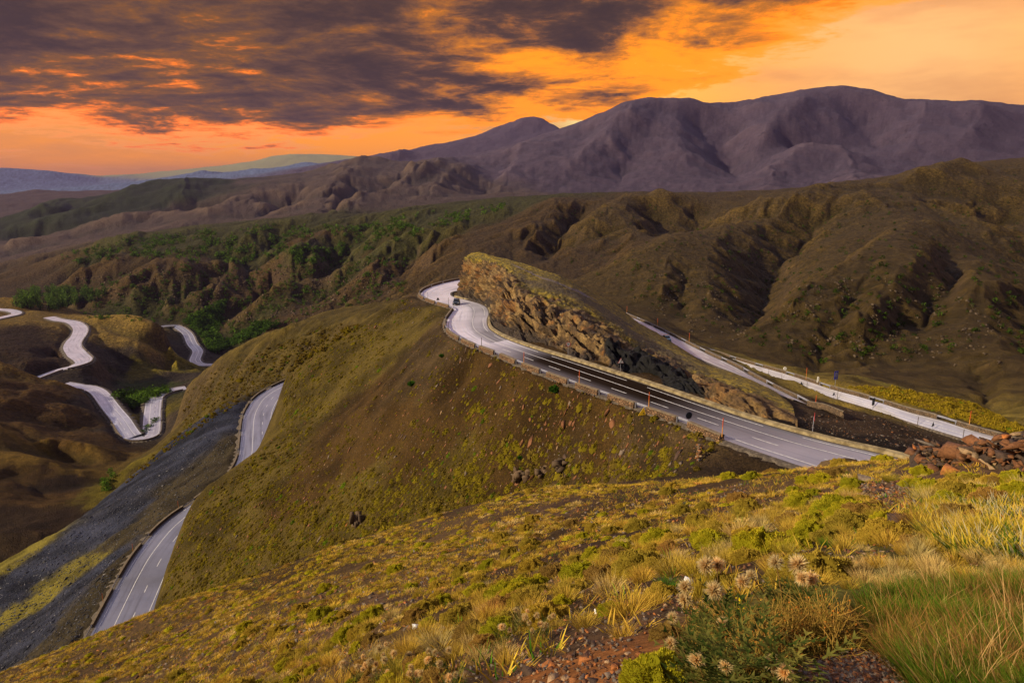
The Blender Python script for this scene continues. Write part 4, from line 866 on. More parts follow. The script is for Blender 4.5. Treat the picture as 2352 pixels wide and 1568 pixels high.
Of, If = ROADS['farleg']; build_parapet('farleg', alt(arclen(Of)[-1], 13, 4.5, 3)[::1], '%s dull stone parapet block from far end of the upper right road', '%s steel guardrail from far end of the upper right road', 'parapet wall',
              'stone parapet blocks along the upper right road', 'guardrails along the upper right road', mw=m_mas2, mc=m_copd, h=.8)
On, In = ROADS['nearleg']
ext = np.vstack([On, Wh(np.array([1894., 1930.]), np.array([936., 951.]), np.array([33.2, 32.8]))]); exti = np.vstack([In, ext[-2:]+(In[-1]-On[-1])])
build_parapet('nearleg', alt(arclen(ext)[-1], 12, 4.5, 8), '%s dull stone parapet block from far end of the road behind the rock', '%s steel guardrail from far end of the road behind the rock', 'parapet wall',
              'stone parapet blocks along the road behind the rock', 'guardrails along the road behind the rock', O=ext, I=exti, mw=m_mas2, mc=m_copd, h=.7, drop=.45)
ROADS['nearleg_wall'] = (ext, exti)
Ol, Il = ROADS['lower']; build_parapet('lower', alt(arclen(Ol)[-1], 15, 5, 2), '%s stone parapet block from the near end of the lower left road', '%s steel guardrail from the near end of the lower left road', 'parapet wall',
              'stone parapet blocks along the lower left road', 'guardrails along the lower left road', mw=m_mas2, mc=m_cop, h=.85, drop=1.6)
Ov, Iv = ROADS['valley']; build_parapet('valley', alt(arclen(Ov)[-1], 28, 4, 2), '%s low pale parapet block round the V-shaped valley bend', '%s', 'parapet wall', 'parapet blocks round the V-shaped valley bend', '', mw=m_mas2, mc=m_copd, rails=False, h=1.0, th=.7, drop=2.5, stp=3)
Ov, Iv = ROADS['midleft']; build_parapet('midleft', alt(arclen(Ov)[-1], 34, 4, 2), '%s low parapet block beside the S-shaped valley road', '%s', 'parapet wall', 'parapet blocks beside the S-shaped valley road', '', mw=m_mas2, mc=m_copd, rails=False, h=1.1, th=.8, drop=2.5, stp=3)
Ov, Iv = ROADS['eastvalley']; build_parapet('eastvalley', alt(arclen(Ov)[-1], 60, 4, 2), '%s low parapet block beside the distant grey valley road', '%s', 'parapet wall', 'parapet blocks beside the distant valley road', '', mw=m_mas2, mc=m_copd, rails=False, h=1.2, th=1., drop=2.5, stp=4)
# long pale kerb wall under the rock
s_i = arclen(I_); NI = side_of(I_.copy(), O_.copy()); q = np.arange(s_near(I_, s_i, 2200, 1072, .35), s_near(I_, s_i, 1040, 681, .35), 1.2)
P = at_s(I_, s_i, q); Nq = at_s(NI, s_i, q); rows = []
for p, n_ in zip(P, Nq):
    dz = lambda z: np.array([0, 0, z]); rows.append([p+dz(-.2), p+n_*.05+dz(.38), p+n_*.75+dz(.50), p+n_*1.3+dz(-.4)])
kb = recenter(loft('kerb_wall', rows, [m_kerb]), P[len(P)//2]); tag(kb, 'long low pale concrete kerb wall between main road and the rock face', 'kerb')
# ---------------------------------------------------------------- posts, poles and signs
def tube(name, p0, p1, r, mats, n_=8, r1=None):
    p0 = Vector(p0); p1 = Vector(p1); d = (p1-p0).normalized(); a = d.orthogonal().normalized(); b = d.cross(a); r1 = r if r1 is None else r1; rings = []
    for p, rr in ((p0, r), (p1, r1)): rings.append([list(p+(a*math.cos(6.28318*k/n_)+b*math.sin(6.28318*k/n_))*rr) for k in range(n_)])
    return loft(name, rings, mats)
def poly_panel(name, pts2, th, mats, z0=0.):
    """flat panel in the local XZ plane, thickness along Y"""
    rings = [[(x, y_, z+z0) for x, z in pts2] for y_ in (0, th)]; return loft(name, rings, mats)
def circle(r, n_=24): return [(r*math.cos(6.28318*k/n_), r*math.sin(6.28318*k/n_)) for k in range(n_)]
def tri(r): return [(-r*.87, -r*.5), (r*.87, -r*.5), (0, r)]
def put(parts, e):
    for o in parts: o.parent = e
def road_pt(name, x, y, off=.3, z=.8):
    O, I = ROADS[name]; s_ = arclen(O); s0 = s_near(O, s_, x, y, z); N_ = side_of(O.copy(), I.copy())
    return at_s(O, s_, [s0])[0]+at_s(N_, s_, [s0])[0]*off
def snow_pole(loc, h, label, two=True):
    e = empty('snow_pole', loc); put([tube('post', (0, 0, -.3), (0, 0, h*.45), .05, [m_yel])], e); put([tube('red_band', (0, 0, h*.45), (0, 0, h), .06, [m_orange], r1=.05)], e); tag(e, label, 'snow pole', 'orange snow poles along the roads'); return e
for i, (x, y) in enumerate([(1666, 993), (1495, 932), (1333, 878), (1206, 832)]):
    p = road_pt('main', x, y, .25); p[2] += .8; snow_pole(p, [2.0, 2.0, 2.0, 1.9][i], ['tall orange snow pole at the end of the last parapet block', 'orange snow pole above the small yellow triangle board', 'orange snow pole beside a white lane dash mid road', 'orange snow pole nearest the pale wet bend'][i])
for i, (x, y) in enumerate([(1437, 722), (1508, 750), (1582, 784)]):
    p = road_pt('nearleg', x, y, .3); p[2] += .7; snow_pole(p, 2.6, ['rusty snow pole at the top of the road behind the rock', 'rusty snow pole above the teal car', 'rusty snow pole where the two right roads nearly meet'][i])
for i, (x, y) in enumerate([(1853, 867), (2229, 977)]):
    p = road_pt('farleg', x, y, .3); p[2] += .6; snow_pole(p, 2.4, ['orange snow pole left of the blue sign', 'faded orange snow pole on the golden bank at right'][i])
p = Wh(1872, 940, 34.6); p[2] = max(p[2], float(ground_z(*p[:2]))); snow_pole(p, 2.2, 'short orange pole on black ground between the right roads')
for i, (x, y) in enumerate([(1364, 0), (1040, 0), (812, 0)]): pass
for i, (x, y) in enumerate([(413, 1168), (306, 1263), (241, 1380)]):
    p = road_pt('lower', x, y, .4); p[2] += .8; snow_pole(p, 2.4, ['rusty snow pole furthest up the lower left road', 'rusty snow pole on the parapet halfway down lower left road', 'rusty snow pole on the parapet nearest us, lower left road'][i])
def post(loc, h, label):
    o = tube('marker_post', (0, 0, -.2), (0, 0, h), .055, [m_greypole]); o.location = loc; tag(o, label, 'post', 'slim dark marker posts beside the roads')
for i, (x, y) in enumerate([(1107, 795), (1032, 756), (984, 685), (1031, 699)]):
    p = road_pt('main', x, y, .2); p[2] += .75; post(p, [1.7, 1.7, 2.0, 2.2][i], ['dark marker post on the parapet below the pale bend', 'grey marker post at the left corner of the pale bend', 'thin grey post at the outermost point of hairpin', 'thin grey post beside the dark car'][i])
def inner_pt(name, x, y, off=.5):
    O, I = ROADS[name]; s_ = arclen(I); s0 = s_near(I, s_, x, y, 0.); N_ = side_of(I.copy(), O.copy()); return at_s(I, s_, [s0])[0]+at_s(N_, s_, [s0])[0]*off
for i, (x, y) in enumerate([(1762, 865), (1792, 875), (1851, 893), (1921, 916), (2104, 975), (2207, 1006)]):
    post(inner_pt('farleg', x, y, .4), [1.6, 1.6, 1.7, 2.6, 1.5, 1.6][i], ['slim post furthest up the upper right road', 'second slim post down the upper right road', 'slim post right of the upper small black triangle', 'tallest slim post, below the blue sign', 'slim post left of the lowest small black triangle', 'slim post nearest us on the upper right road'][i])
def face_rot(n): return math.atan2(n[0], -n[1])     # turns the panel's -Y side towards plan vector n
def sign(name, loc, rz, h, panels, label, post_r=.035, group=None):
    e = empty(name, loc, rz); put([tube('pole', (0, .06, -.4), (0, .06, h), post_r, [m_gal])], e)
    for o in panels: o.parent = e
    tag(e, label, 'road sign', group); return e
def ring(name, r0, r1, z0, y0, m_, n_=32):
    v_ = []; f_ = []
    for k in range(n_):
        a = 6.28318*k/n_; v_ += [(r0*math.cos(a), y0, z0+r0*math.sin(a)), (r1*math.cos(a), y0, z0+r1*math.sin(a))]
    for k in range(n_): j = (k+1) % n_; f_.append([2*k, 2*k+1, 2*j+1, 2*j])
    return new_mesh(name, np.array(v_), np.array(f_), [m_])
# no-overtaking roundel facing the camera
p = inner_pt('main', 1289, 819, 1.6)
pan = poly_panel('panel', circle(.46), .03, [m_white], 2.25); bd = ring('red_border', .34, .465, 2.25, -.004, m_redp)
c1 = poly_panel('dark_symbol', [(-.22, -.07), (.22, -.07), (.20, .03), (.10, .05), (.06, .11), (-.10, .11), (-.14, .05), (-.22, .03)], .004, [m_dark], 2.25); c1.location = (0, -.008, 0)
sign('round_sign', p, .15, 2.3, [pan, bd, c1], 'round white sign with red rim and dark mark before the rock')
def bend_tri(r, z0):
    a = poly_panel('panel', tri(r), .03, [m_redp], z0); b = poly_panel('white_field', tri(r*.86), .004, [m_white], z0); b.location = (0, -.006, 0)
    c_ = poly_panel('bend_arrow', [(-.06, -.30), (.02, -.30), (.02, -.08), (.14, .02), (.14, .16), (.20, .14), (.11, .30), (.0, .18), (.06, .17), (.06, .05), (-.06, -.04)], .004, [m_dark], z0); c_.location = (0, -.012, 0); return [a, b, c_]
p = inner_pt('main', 1409, 853, 1.5); sign('triangle_sign', p, .15, 1.9, bend_tri(.62, 1.9), 'white triangle sign with a black bend arrow before the black scoop')
p = inner_pt('main', 1850, 992, 1.0); sign('triangle_sign', p, R(68), 2.3, bend_tri(.62, 2.2), 'triangle sign seen almost edge-on above the pale kerb at right')
p = inner_pt('main', 1119, 702, 1.2); sign('triangle_sign', p, -.1, 1.2, bend_tri(.5, 1.0), 'small white triangle sign at the foot of the cliff')
p = road_pt('main', 1590, 966, .4); pan = poly_panel('dark_back', circle(.47), .03, [m_dark], 1.55); bd = ring('pale_rim', .42, .49, 1.55, -.004, m_gal)
sign('round_sign', p, .35, 1.5, [pan, bd], 'round sign seen from behind beside the guardrail, dark back', .04)
for o in (pan,): o.location = (0, -.06, 0)
bd.location = (0, -.065, 0)
p = road_pt('main', 1008, 690, .2); p[2] += .6; pan = poly_panel('dark_back', tri(.62), .03, [m_dark], 1.0); sign('triangle_sign', p, .1, 1.0, [pan], 'dark triangle sign back on the parapet of the hairpin')
p = road_pt('main', 1186, 821, .2); p[2] += .4
for i, (x, y, lb) in enumerate([(1839, 888, 'upper small dark triangle sign back beside the upper right road'), (1913, 913, 'middle small dark triangle sign back below the blue sign'), (2140, 984, 'lowest small dark triangle sign back on the upper right road')]):
    p = inner_pt('farleg', x, y, .3); sign('triangle_sign', p, .5, .8, [poly_panel('dark_back', tri(.5), .03, [m_dark], .9)], lb)
p = inner_pt('farleg', 2006, 944, -.3); e_ = sign('board_sign', p, .55, 1.0, [poly_panel('dark_back', [(-.42, -.7), (.42, -.7), (.42, .7), (-.42, .7)], .04, [m_dark], 1.6)], 'tall dark board sign seen from behind beside upper right road')
o = tube('pole', (.3, .06, -.4), (.3, .06, 1.), .035, [m_gal]); o.parent = e_
# blue board with white marks
p = road_pt('farleg', 1924, 888, 1.0); bz = 3.1
parts = [poly_panel('panel', [(-.55, -.9), (.55, -.9), (.55, .9), (-.55, .9)], .04, [m_blue], bz)]
def bar(x0, z0, x1, z1): o = poly_panel('white_mark', [(x0, z0), (x1, z0), (x1, z1), (x0, z1)], .005, [m_white], bz); o.location = (0, -.008, 0); return o
parts += [bar(-.36, -.35, -.25, .55), bar(-.08, -.35, .02, .72), bar(-.08, .30, .22, .39), bar(.20, -.35, .30, .55), bar(-.08, -.35, .30, -.26), bar(-.30, -.70, .35, -.64)]
sign('blue_sign', p, .45, 2.3, parts, 'blue upright board with white marks beyond the upper right road')
p = road_pt('farleg', 1882, 876, .6); o = poly_panel('white_post', [(-.2, -.3), (.2, -.3), (.2, .9), (.0, 1.05), (-.2, .9)], .15, [m_white]); o.location = p+np.array([0, 0, .7]); tag(o, 'small white marker stone left of the blue sign', 'marker stone')
p = road_pt('farleg', 1805, 852, .6); o = poly_panel('marker_stone', circle(.42), .15, [m_white]); o.location = p+np.array([0, 0, 1.2]); tag(o, 'small round white marker further up the upper right road', 'marker stone')
# yellow triangle board leaning on the slope below the parapet
p = road_pt('main', 1499, 940, 1.4); p[2] = float(ground_z(p[0], p[1])); e = empty('yellow_board', p, .3); o = poly_panel('panel', [(-.62, 0), (.52, 0), (.40, 1.05)], .05, [m_yellow]); o.parent = e
o = poly_panel('dark_mark', circle(.09, 10), .01, [m_dark], .25); o.location = (.2, -.012, 0); o.parent = e; e.rotation_euler = (R(-18), 0, .3); tag(e, 'small yellow triangular board on the slope under the parapet', 'board')
# ---------------------------------------------------------------- cars
m_glass = simple('car_glass', (.01, .014, .018), .08, spec=.8); m_tyre = simple('tyre_rubber', (.012, .012, .012), .8); m_rim = simple('rim_metal', (.35, .35, .37), .35, .8)
m_lamp = simple('lamp_glass', (.75, .75, .78), .15, spec=.8); m_lampr = simple('tail_lamp_glass', (.35, .01, .01), .2)
def car(loc, rz, paint, label, s=1.):
    e = empty('car', loc, rz)
    def sec(x, hw, zb, zt, k=.22): return [(x, -hw*.93, zb), (x, -hw, zb+.18), (x, -hw, zt-k), (x, -hw*.86, zt), (x, hw*.86, zt), (x, hw, zt-k), (x, hw, zb+.18), (x, hw*.93, zb)]
    body = loft('body', [sec(-2.2, .72, .42, .82), sec(-2.1, .86, .32, .96), sec(-1.6, .92, .26, 1.02), sec(-.6, .93, .24, 1.02), (sec(.6, .93, .24, 1.00)), sec(1.3, .91, .26, .96), sec(1.9, .86, .30, .86), sec(2.2, .74, .38, .70)], [paint], smooth=False)
    gh = loft('window', [[(x, -w0, .95), (x2, -w1, zt), (x2, w1, zt), (x, w0, .95)] for x, x2, w0, w1, zt in ((-1.95, -1.45, .80, .66, 1.44), (-1.2, -1.2, .84, .70, 1.53), (.1, .1, .84, .70, 1.55), (1.25, .45, .80, .66, 1.46))], [m_glass])
    rf = loft('roof', [[(x, -w1, zt), (x, -w1*.9, zt+.05), (x, w1*.9, zt+.05), (x, w1, zt)] for x, w1, zt in ((-1.5, .66, 1.43), (-1.2, .71, 1.525), (.1, .71, 1.545), (.5, .66, 1.455))], [paint])
    put([body, gh, rf], e)
    for sx_ in (-1.35, 1.35):
        for sy in (-1, 1):
            w_ = tube('wheel', (sx_, sy*.70, .33), (sx_, sy*.94, .33), .33, [m_tyre], 18); w_.parent = e
            r_ = tube('rim', (sx_, sy*.90, .33), (sx_, sy*.955, .33), .19, [m_rim], 12); r_.parent = w_
    for sy in (-1, 1):
        o = loft('headlight', [[(x, sy*.60-.16, .60), (x, sy*.60-.16, .74), (x, sy*.60+.16, .76), (x, sy*.60+.16, .60)] for x in (1.95, 2.19)], [m_lamp]); o.parent = e
        o = loft('tail_light', [[(x, sy*.66-.12, .68), (x, sy*.66-.12, .86), (x, sy*.66+.12, .86), (x, sy*.66+.12, .68)] for x in (-2.17, -2.0)], [m_lampr]); o.parent = e
    o = loft('grille', [[(x, -.36, .46), (x, -.36, .60), (x, .36, .60), (x, .36, .46)] for x in (2.0, 2.215)], [m_dark]); o.parent = e
    e.scale = (s, s, s); tag(e, label, 'car'); return e
m_paintd = simple('dark_car_paint', (.010, .018, .024), .22, .4, spec=.7); m_paintt = simple('teal_car_paint', (.03, .14, .18), .25, .4, spec=.7)
Cm = (O_+I_)/2; s_c = arclen(Cm); q0 = s_near(O_*.62+I_*.38, arclen(O_*.62+I_*.38), 1047, 704, 0.); Pc = O_*.62+I_*.38; sP = arclen(Pc)
a_, b_ = at_s(Pc, sP, [q0])[0], at_s(Pc, sP, [q0-3.])[0]; car(Vector(a_)+Vector((0, 0, .02)), math.atan2(b_[1]-a_[1], b_[0]-a_[0])-.45, m_paintd, 'dark car coming round the shiny hairpin beside the cliff', 1.12)
Pn = On*.22+In*.78; sPn = arclen(Pn); q0 = s_near(Pn, sPn, 1531, 782, 0.); a_, b_ = at_s(Pn, sPn, [q0])[0], at_s(Pn, sPn, [q0+3.])[0]
car(Vector(a_)+Vector((0, 0, .02)), math.atan2(b_[1]-a_[1], b_[0]-a_[0]), m_paintt, 'teal car half hidden by grass on the road behind the rock')
# ================================================================== PLANTS AND STONES
def hit(x, y, d0=1.3, d1=3500, n=420):
    """first ground point seen through picture points (x, y)"""
    x = np.atleast_1d(np.asarray(x, float)); y = np.atleast_1d(np.asarray(y, float)); D = np.exp(np.linspace(math.log(d0), math.log(d1), n))
    out = np.full((len(x), 3), np.nan)
    for i in range(0, len(x), 4000):
        P = W(x[i:i+4000, None]*np.ones(n), y[i:i+4000, None]*np.ones(n), D[None]*np.ones((len(x[i:i+4000]), 1)))
        below = P[..., 2] <= ground_z(P[..., 0], P[..., 1]); k_ = np.argmax(below, 1); ok = below.any(1) & (k_ > 0)
        r_ = np.arange(len(k_)); a = P[r_, np.maximum(k_-1, 0)]; b = P[r_, k_]; m_ = (a+b)/2
        m_[:, 2] = ground_z(m_[:, 0], m_[:, 1]); m_[~ok] = np.nan; out[i:i+4000] = m_
    return out
def in_poly(px_, py_, poly):
    inside = np.zeros(len(px_), bool); n_ = len(poly); j = n_-1
    for i in range(n_):
        xi, yi = poly[i]; xj, yj = poly[j]
        c_ = ((yi > py_) != (yj > py_)) & (px_ < (xj-xi)*(py_-yi)/(yj-yi+1e-9)+xi); inside ^= c_; j = i
    return inside
def plant_mat(name, trans=.3, nsc=3.):
    m_, g = mat(name); a = g.n('ShaderNodeAttribute', attribute_name='tint').outputs['Color']; oi = g.n('ShaderNodeObjectInfo').outputs['Random']
    c = g.mix(1.0, a, g.ramp(oi, [(0, (.82, .86, .85)), (1, (1.18, 1.10, 1.0))]), 'MULTIPLY')
    d = g.n('ShaderNodeBsdfDiffuse', i_Color=c); t = g.n('ShaderNodeBsdfTranslucent', i_Color=c); mx = g.n('ShaderNodeMixShader'); mx.inputs[0].default_value = trans
    g.t.links.new(d.outputs[0], mx.inputs[1]); g.t.links.new(t.outputs[0], mx.inputs[2]); o = g.n('ShaderNodeOutputMaterial'); g.t.links.new(mx.outputs[0], o.inputs['Surface']); return m_
m_plant = plant_mat('plant_leaf')
m_head = plant_mat('thistle_straw', .5)
m_stone, g = mat('slate_stone')
a = g.n('ShaderNodeAttribute', attribute_name='tint').outputs['Color']; p_ = g.n('ShaderNodeNewGeometry').outputs['Position']; oi = g.n('ShaderNodeObjectInfo').outputs['Random']
c = g.mix(1.0, a, g.ramp(g.noise(p_, 14, 6, .7), [(.3, (.45, .42, .42)), (.55, (1, 1, 1)), (.75, (1.5, 1.4, 1.25))]), 'MULTIPLY'); c = g.mix(1.0, c, g.ramp(oi, [(0, (.75, .78, .8)), (1, (1.25, 1.15, 1.05))]), 'MULTIPLY')
bn = g.n('ShaderNodeBump'); g.set(bn.inputs['Height'], g.noise(g.vm('MULTIPLY', p_, (1, 1, 4)), 10, 6, .7)); bn.inputs['Distance'].default_value = .03; bn.inputs['Strength'].default_value = .9
finish(g, Base_Color=c, Roughness=.75, Normal=bn.outputs[0], Specular_IOR_Level=.3)
# ---- prototypes as arrays: (verts, tris, tint)
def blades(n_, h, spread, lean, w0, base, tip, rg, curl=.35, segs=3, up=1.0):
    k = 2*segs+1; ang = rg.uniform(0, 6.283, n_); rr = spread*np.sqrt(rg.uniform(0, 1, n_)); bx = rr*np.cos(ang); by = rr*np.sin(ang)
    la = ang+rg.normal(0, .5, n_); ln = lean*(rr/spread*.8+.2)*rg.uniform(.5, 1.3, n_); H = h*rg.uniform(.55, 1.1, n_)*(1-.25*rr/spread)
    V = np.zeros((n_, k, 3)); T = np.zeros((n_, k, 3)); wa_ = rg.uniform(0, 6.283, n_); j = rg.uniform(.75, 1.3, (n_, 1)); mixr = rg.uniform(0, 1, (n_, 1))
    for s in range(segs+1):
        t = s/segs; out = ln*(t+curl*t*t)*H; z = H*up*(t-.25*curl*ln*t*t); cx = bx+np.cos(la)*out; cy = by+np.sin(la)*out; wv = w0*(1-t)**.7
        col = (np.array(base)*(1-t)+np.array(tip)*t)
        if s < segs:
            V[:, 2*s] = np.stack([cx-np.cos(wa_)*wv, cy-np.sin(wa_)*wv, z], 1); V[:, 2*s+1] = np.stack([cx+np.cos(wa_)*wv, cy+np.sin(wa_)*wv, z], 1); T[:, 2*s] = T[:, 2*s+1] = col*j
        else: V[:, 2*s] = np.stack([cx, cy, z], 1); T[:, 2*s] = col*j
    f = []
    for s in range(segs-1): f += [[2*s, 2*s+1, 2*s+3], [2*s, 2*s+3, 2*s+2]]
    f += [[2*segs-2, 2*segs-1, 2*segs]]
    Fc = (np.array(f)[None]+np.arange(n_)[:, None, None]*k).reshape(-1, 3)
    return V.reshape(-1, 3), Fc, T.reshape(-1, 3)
def dome(r, hgt, leaves, ls, cA, cB, rg, nu=18, nv=7, under=.45):
    u_, v_ = np.meshgrid(np.linspace(0, 2*math.pi, nu, endpoint=False), np.linspace(0, 1, nv), indexing='ij'); ph = v_*math.pi/2
    lump = lambda a, b: 1+.13*np.sin(3*a+1.3)*np.cos(2.3*b)+.10*np.sin(5*a+2*b+rs)+.05*np.sin(9*a-4*b)
    rs = rg.uniform(0, 6); rr = r*lump(u_, ph*2)
    V = np.stack([rr*np.cos(u_)*np.cos(ph), rr*np.sin(u_)*np.cos(ph), hgt*np.sin(ph)*lump(u_, ph*2)-.06*r], -1)
    f = []
    for i in range(nu):
        for j in range(nv-1): a, b = i*nv+j, ((i+1) % nu)*nv+j; f += [[a, b, b+1], [a, b+1, a+1]]
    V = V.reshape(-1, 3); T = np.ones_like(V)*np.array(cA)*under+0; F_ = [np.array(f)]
    if leaves:
        ua = rg.uniform(0, 6.283, leaves); pa = np.arcsin(rg.uniform(0, 1, leaves)); ra = r*lump(ua, pa*2)
        P = np.stack([ra*np.cos(ua)*np.cos(pa), ra*np.sin(ua)*np.cos(pa), hgt*np.sin(pa)*lump(ua, pa*2)-.05*r], 1); N_ = P/np.array([r*r, r*r, hgt*hgt]); N_ /= np.linalg.norm(N_, axis=1)[:, None]
        d1 = rg.normal(0, 1, (leaves, 3)); d1 -= (d1*N_).sum(1)[:, None]*N_; d1 /= np.linalg.norm(d1, axis=1)[:, None]; sz = ls*rg.uniform(.6, 1.4, (leaves, 1))
        A = P-N_*sz*.3+d1*sz*.5; B = P-N_*sz*.3-d1*sz*.5; Cc = P+N_*sz*rg.uniform(.5, 1.3, (leaves, 1))+d1*sz*rg.normal(0, .4, (leaves, 1))
        LV = np.stack([A, B, Cc], 1).reshape(-1, 3); m_ = rg.uniform(0, 1, (leaves, 1)); ct = np.array(cA)*(1-m_)+np.array(cB)*m_; LT = np.repeat(ct, 3, 0)
        F_.append(np.arange(leaves*3).reshape(-1, 3)+len(V)); V = np.vstack([V, LV]); T = np.vstack([T, LT])
    return V, np.vstack(F_), T
def rock(rg, fl=.35, col=(.2, .12, .07), n_=13):
    bm = bmesh.new(); 
    for _ in range(n_): p = rg.uniform(-1, 1, 3); p = np.sign(p)*np.abs(p)**.45; bm.verts.new((p[0]*.5*rg.uniform(.7, 1), p[1]*.33*rg.uniform(.6, 1), p[2]*.5*fl))
    r_ = bmesh.ops.convex_hull(bm, input=bm.verts); bmesh.ops.delete(bm, geom=[v for v in bm.verts if not v.link_faces], context='VERTS'); bmesh.ops.triangulate(bm, faces=bm.faces); bm.verts.ensure_lookup_table()
    for i, v in enumerate(bm.verts): v.index = i
    V = np.array([v.co[:] for v in bm.verts]); F_ = np.array([[v.index for v in f.verts] for f in bm.faces]); bm.free()
    return V, F_, np.ones_like(V)*np.array(col)
def merge(*ps):
    V, F_, T, n_ = [], [], [], 0
    for v, f, t in ps: V.append(v); F_.append(f+n_); T.append(t); n_ += len(v)
    return np.vstack(V), np.vstack(F_), np.vstack(T)
def arr_obj(name, p, m_, smooth=False):
    o = new_mesh(name, p[0], p[1], [m_], smooth=smooth); set_attr(o, 'tint', p[2]); return o
def stuff(name, protos, P, sc, rot, which, m_, cmul=None, tilt=None, szz=None):
    V, F_, T, n_ = [], [], [], 0; sc = np.broadcast_to(sc, (len(P),))
    for k_, pr in enumerate(protos):
        id_ = np.where(which == k_)[0]
        if len(id_) == 0: continue
        v, f, t = pr; c_, s_ = np.cos(rot[id_]), np.sin(rot[id_]); zz = sc[id_] if szz is None else szz[id_]
        X_ = (v[None, :, 0]*c_[:, None]-v[None, :, 1]*s_[:, None])*sc[id_, None]; Y_ = (v[None, :, 0]*s_[:, None]+v[None, :, 1]*c_[:, None])*sc[id_, None]; Z_ = v[None, :, 2]*zz[:, None]
        if tilt is not None: Z_ = Z_+X_*tilt[id_, 0:1]+Y_*tilt[id_, 1:2]
        Vw = np.stack([X_, Y_, Z_], -1)+P[id_, None]; cm = 1 if cmul is None else cmul[id_, None]
        V.append(Vw.reshape(-1, 3)); F_.append((f[None]+(np.arange(len(id_))*len(v))[:, None, None]+n_).reshape(-1, 3)); T.append((t[None]*cm*np.ones((len(id_), 1, 1))).reshape(-1, 3)); n_ += len(id_)*len(v)
    o = new_mesh(name, np.vstack(V), np.vstack(F_), [m_]); set_attr(o, 'tint', np.vstack(T)); return tag(o, kind='stuff')
import bmesh
def slope_at(x, y, e=.6): return np.stack([(ground_z(x+e, y)-ground_z(x-e, y))/(2*e), (ground_z(x, y+e)-ground_z(x, y-e))/(2*e)], -1)
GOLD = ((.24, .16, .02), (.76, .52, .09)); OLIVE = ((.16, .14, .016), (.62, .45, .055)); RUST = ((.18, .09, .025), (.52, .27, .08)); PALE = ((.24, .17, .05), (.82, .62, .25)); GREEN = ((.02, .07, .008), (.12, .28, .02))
rg = np.random.default_rng(21)
def tuft_arr(cols, n_=90, h=.42, sp=.13, lean=.75, w0=.008, segs=3): return blades(n_, h, sp, lean, w0, *cols, rg, segs=segs)
# ---------------------------------------------------------------- foreground hill: individual plants at their places
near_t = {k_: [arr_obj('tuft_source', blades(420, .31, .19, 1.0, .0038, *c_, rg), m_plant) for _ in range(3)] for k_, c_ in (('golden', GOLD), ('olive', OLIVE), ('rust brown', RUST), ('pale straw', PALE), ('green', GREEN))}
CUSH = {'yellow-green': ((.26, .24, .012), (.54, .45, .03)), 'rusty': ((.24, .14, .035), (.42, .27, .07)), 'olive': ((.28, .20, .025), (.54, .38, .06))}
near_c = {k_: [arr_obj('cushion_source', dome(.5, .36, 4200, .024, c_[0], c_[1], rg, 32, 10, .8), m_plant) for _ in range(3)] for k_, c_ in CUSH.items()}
STC = {'rust-brown': (.16, .070, .030), 'dark': (.065, .040, .028), 'grey': (.15, .12, .10), 'orange': (.36, .13, .035), 'pale tan': (.32, .22, .13)}
near_r = {k_: [arr_obj('rock_source', rock(rg, fl, c_), m_stone) for fl in (.14, .22, .18, .5, .12)] for k_, c_ in STC.items()}
USED = set()
def place(src, name, loc, rz, s, label, cat, group, tilt=(0, 0), sz=None):
    o = src.copy(); o.name = name; scene.collection.objects.link(o); o.location = [float(q) for q in loc]
    o.rotation_euler = (tilt[0], tilt[1], rz); o.scale = (s, s, sz or s); tag(o, label, cat, group); return o
def zone(x, y):
    if y > 1420: v = 'close by'
    elif y > 1250: v = 'on mid hill'
    else: v = 'near the crest'
    h_ = 'far left' if x < 450 else 'left' if x < 900 else 'left of centre' if x < 1300 else 'right of centre' if x < 1750 else 'right' if x < 2100 else 'far right'
    return v, h_
SIZEW = lambda s: 'small' if s < .8 else 'mid-sized' if s < 1.3 else 'large'
taken = []
def mark(x, y, name, src, s, lab, cat, group, rz=None, sz=None, sink=.0):
    p = hit([x], [y], 1.3, 75)[0]
    if np.isnan(p[0]): return
    taken.append((p[0], p[1], .3*s)); p[2] -= sink
    return place(src, name, p, rg.uniform(0, 6.28) if rz is None else rz, s, lab, cat, group, sz=sz)
TG, CG_ = 'grass tufts on the near hill', 'cushion plants on the near hill'
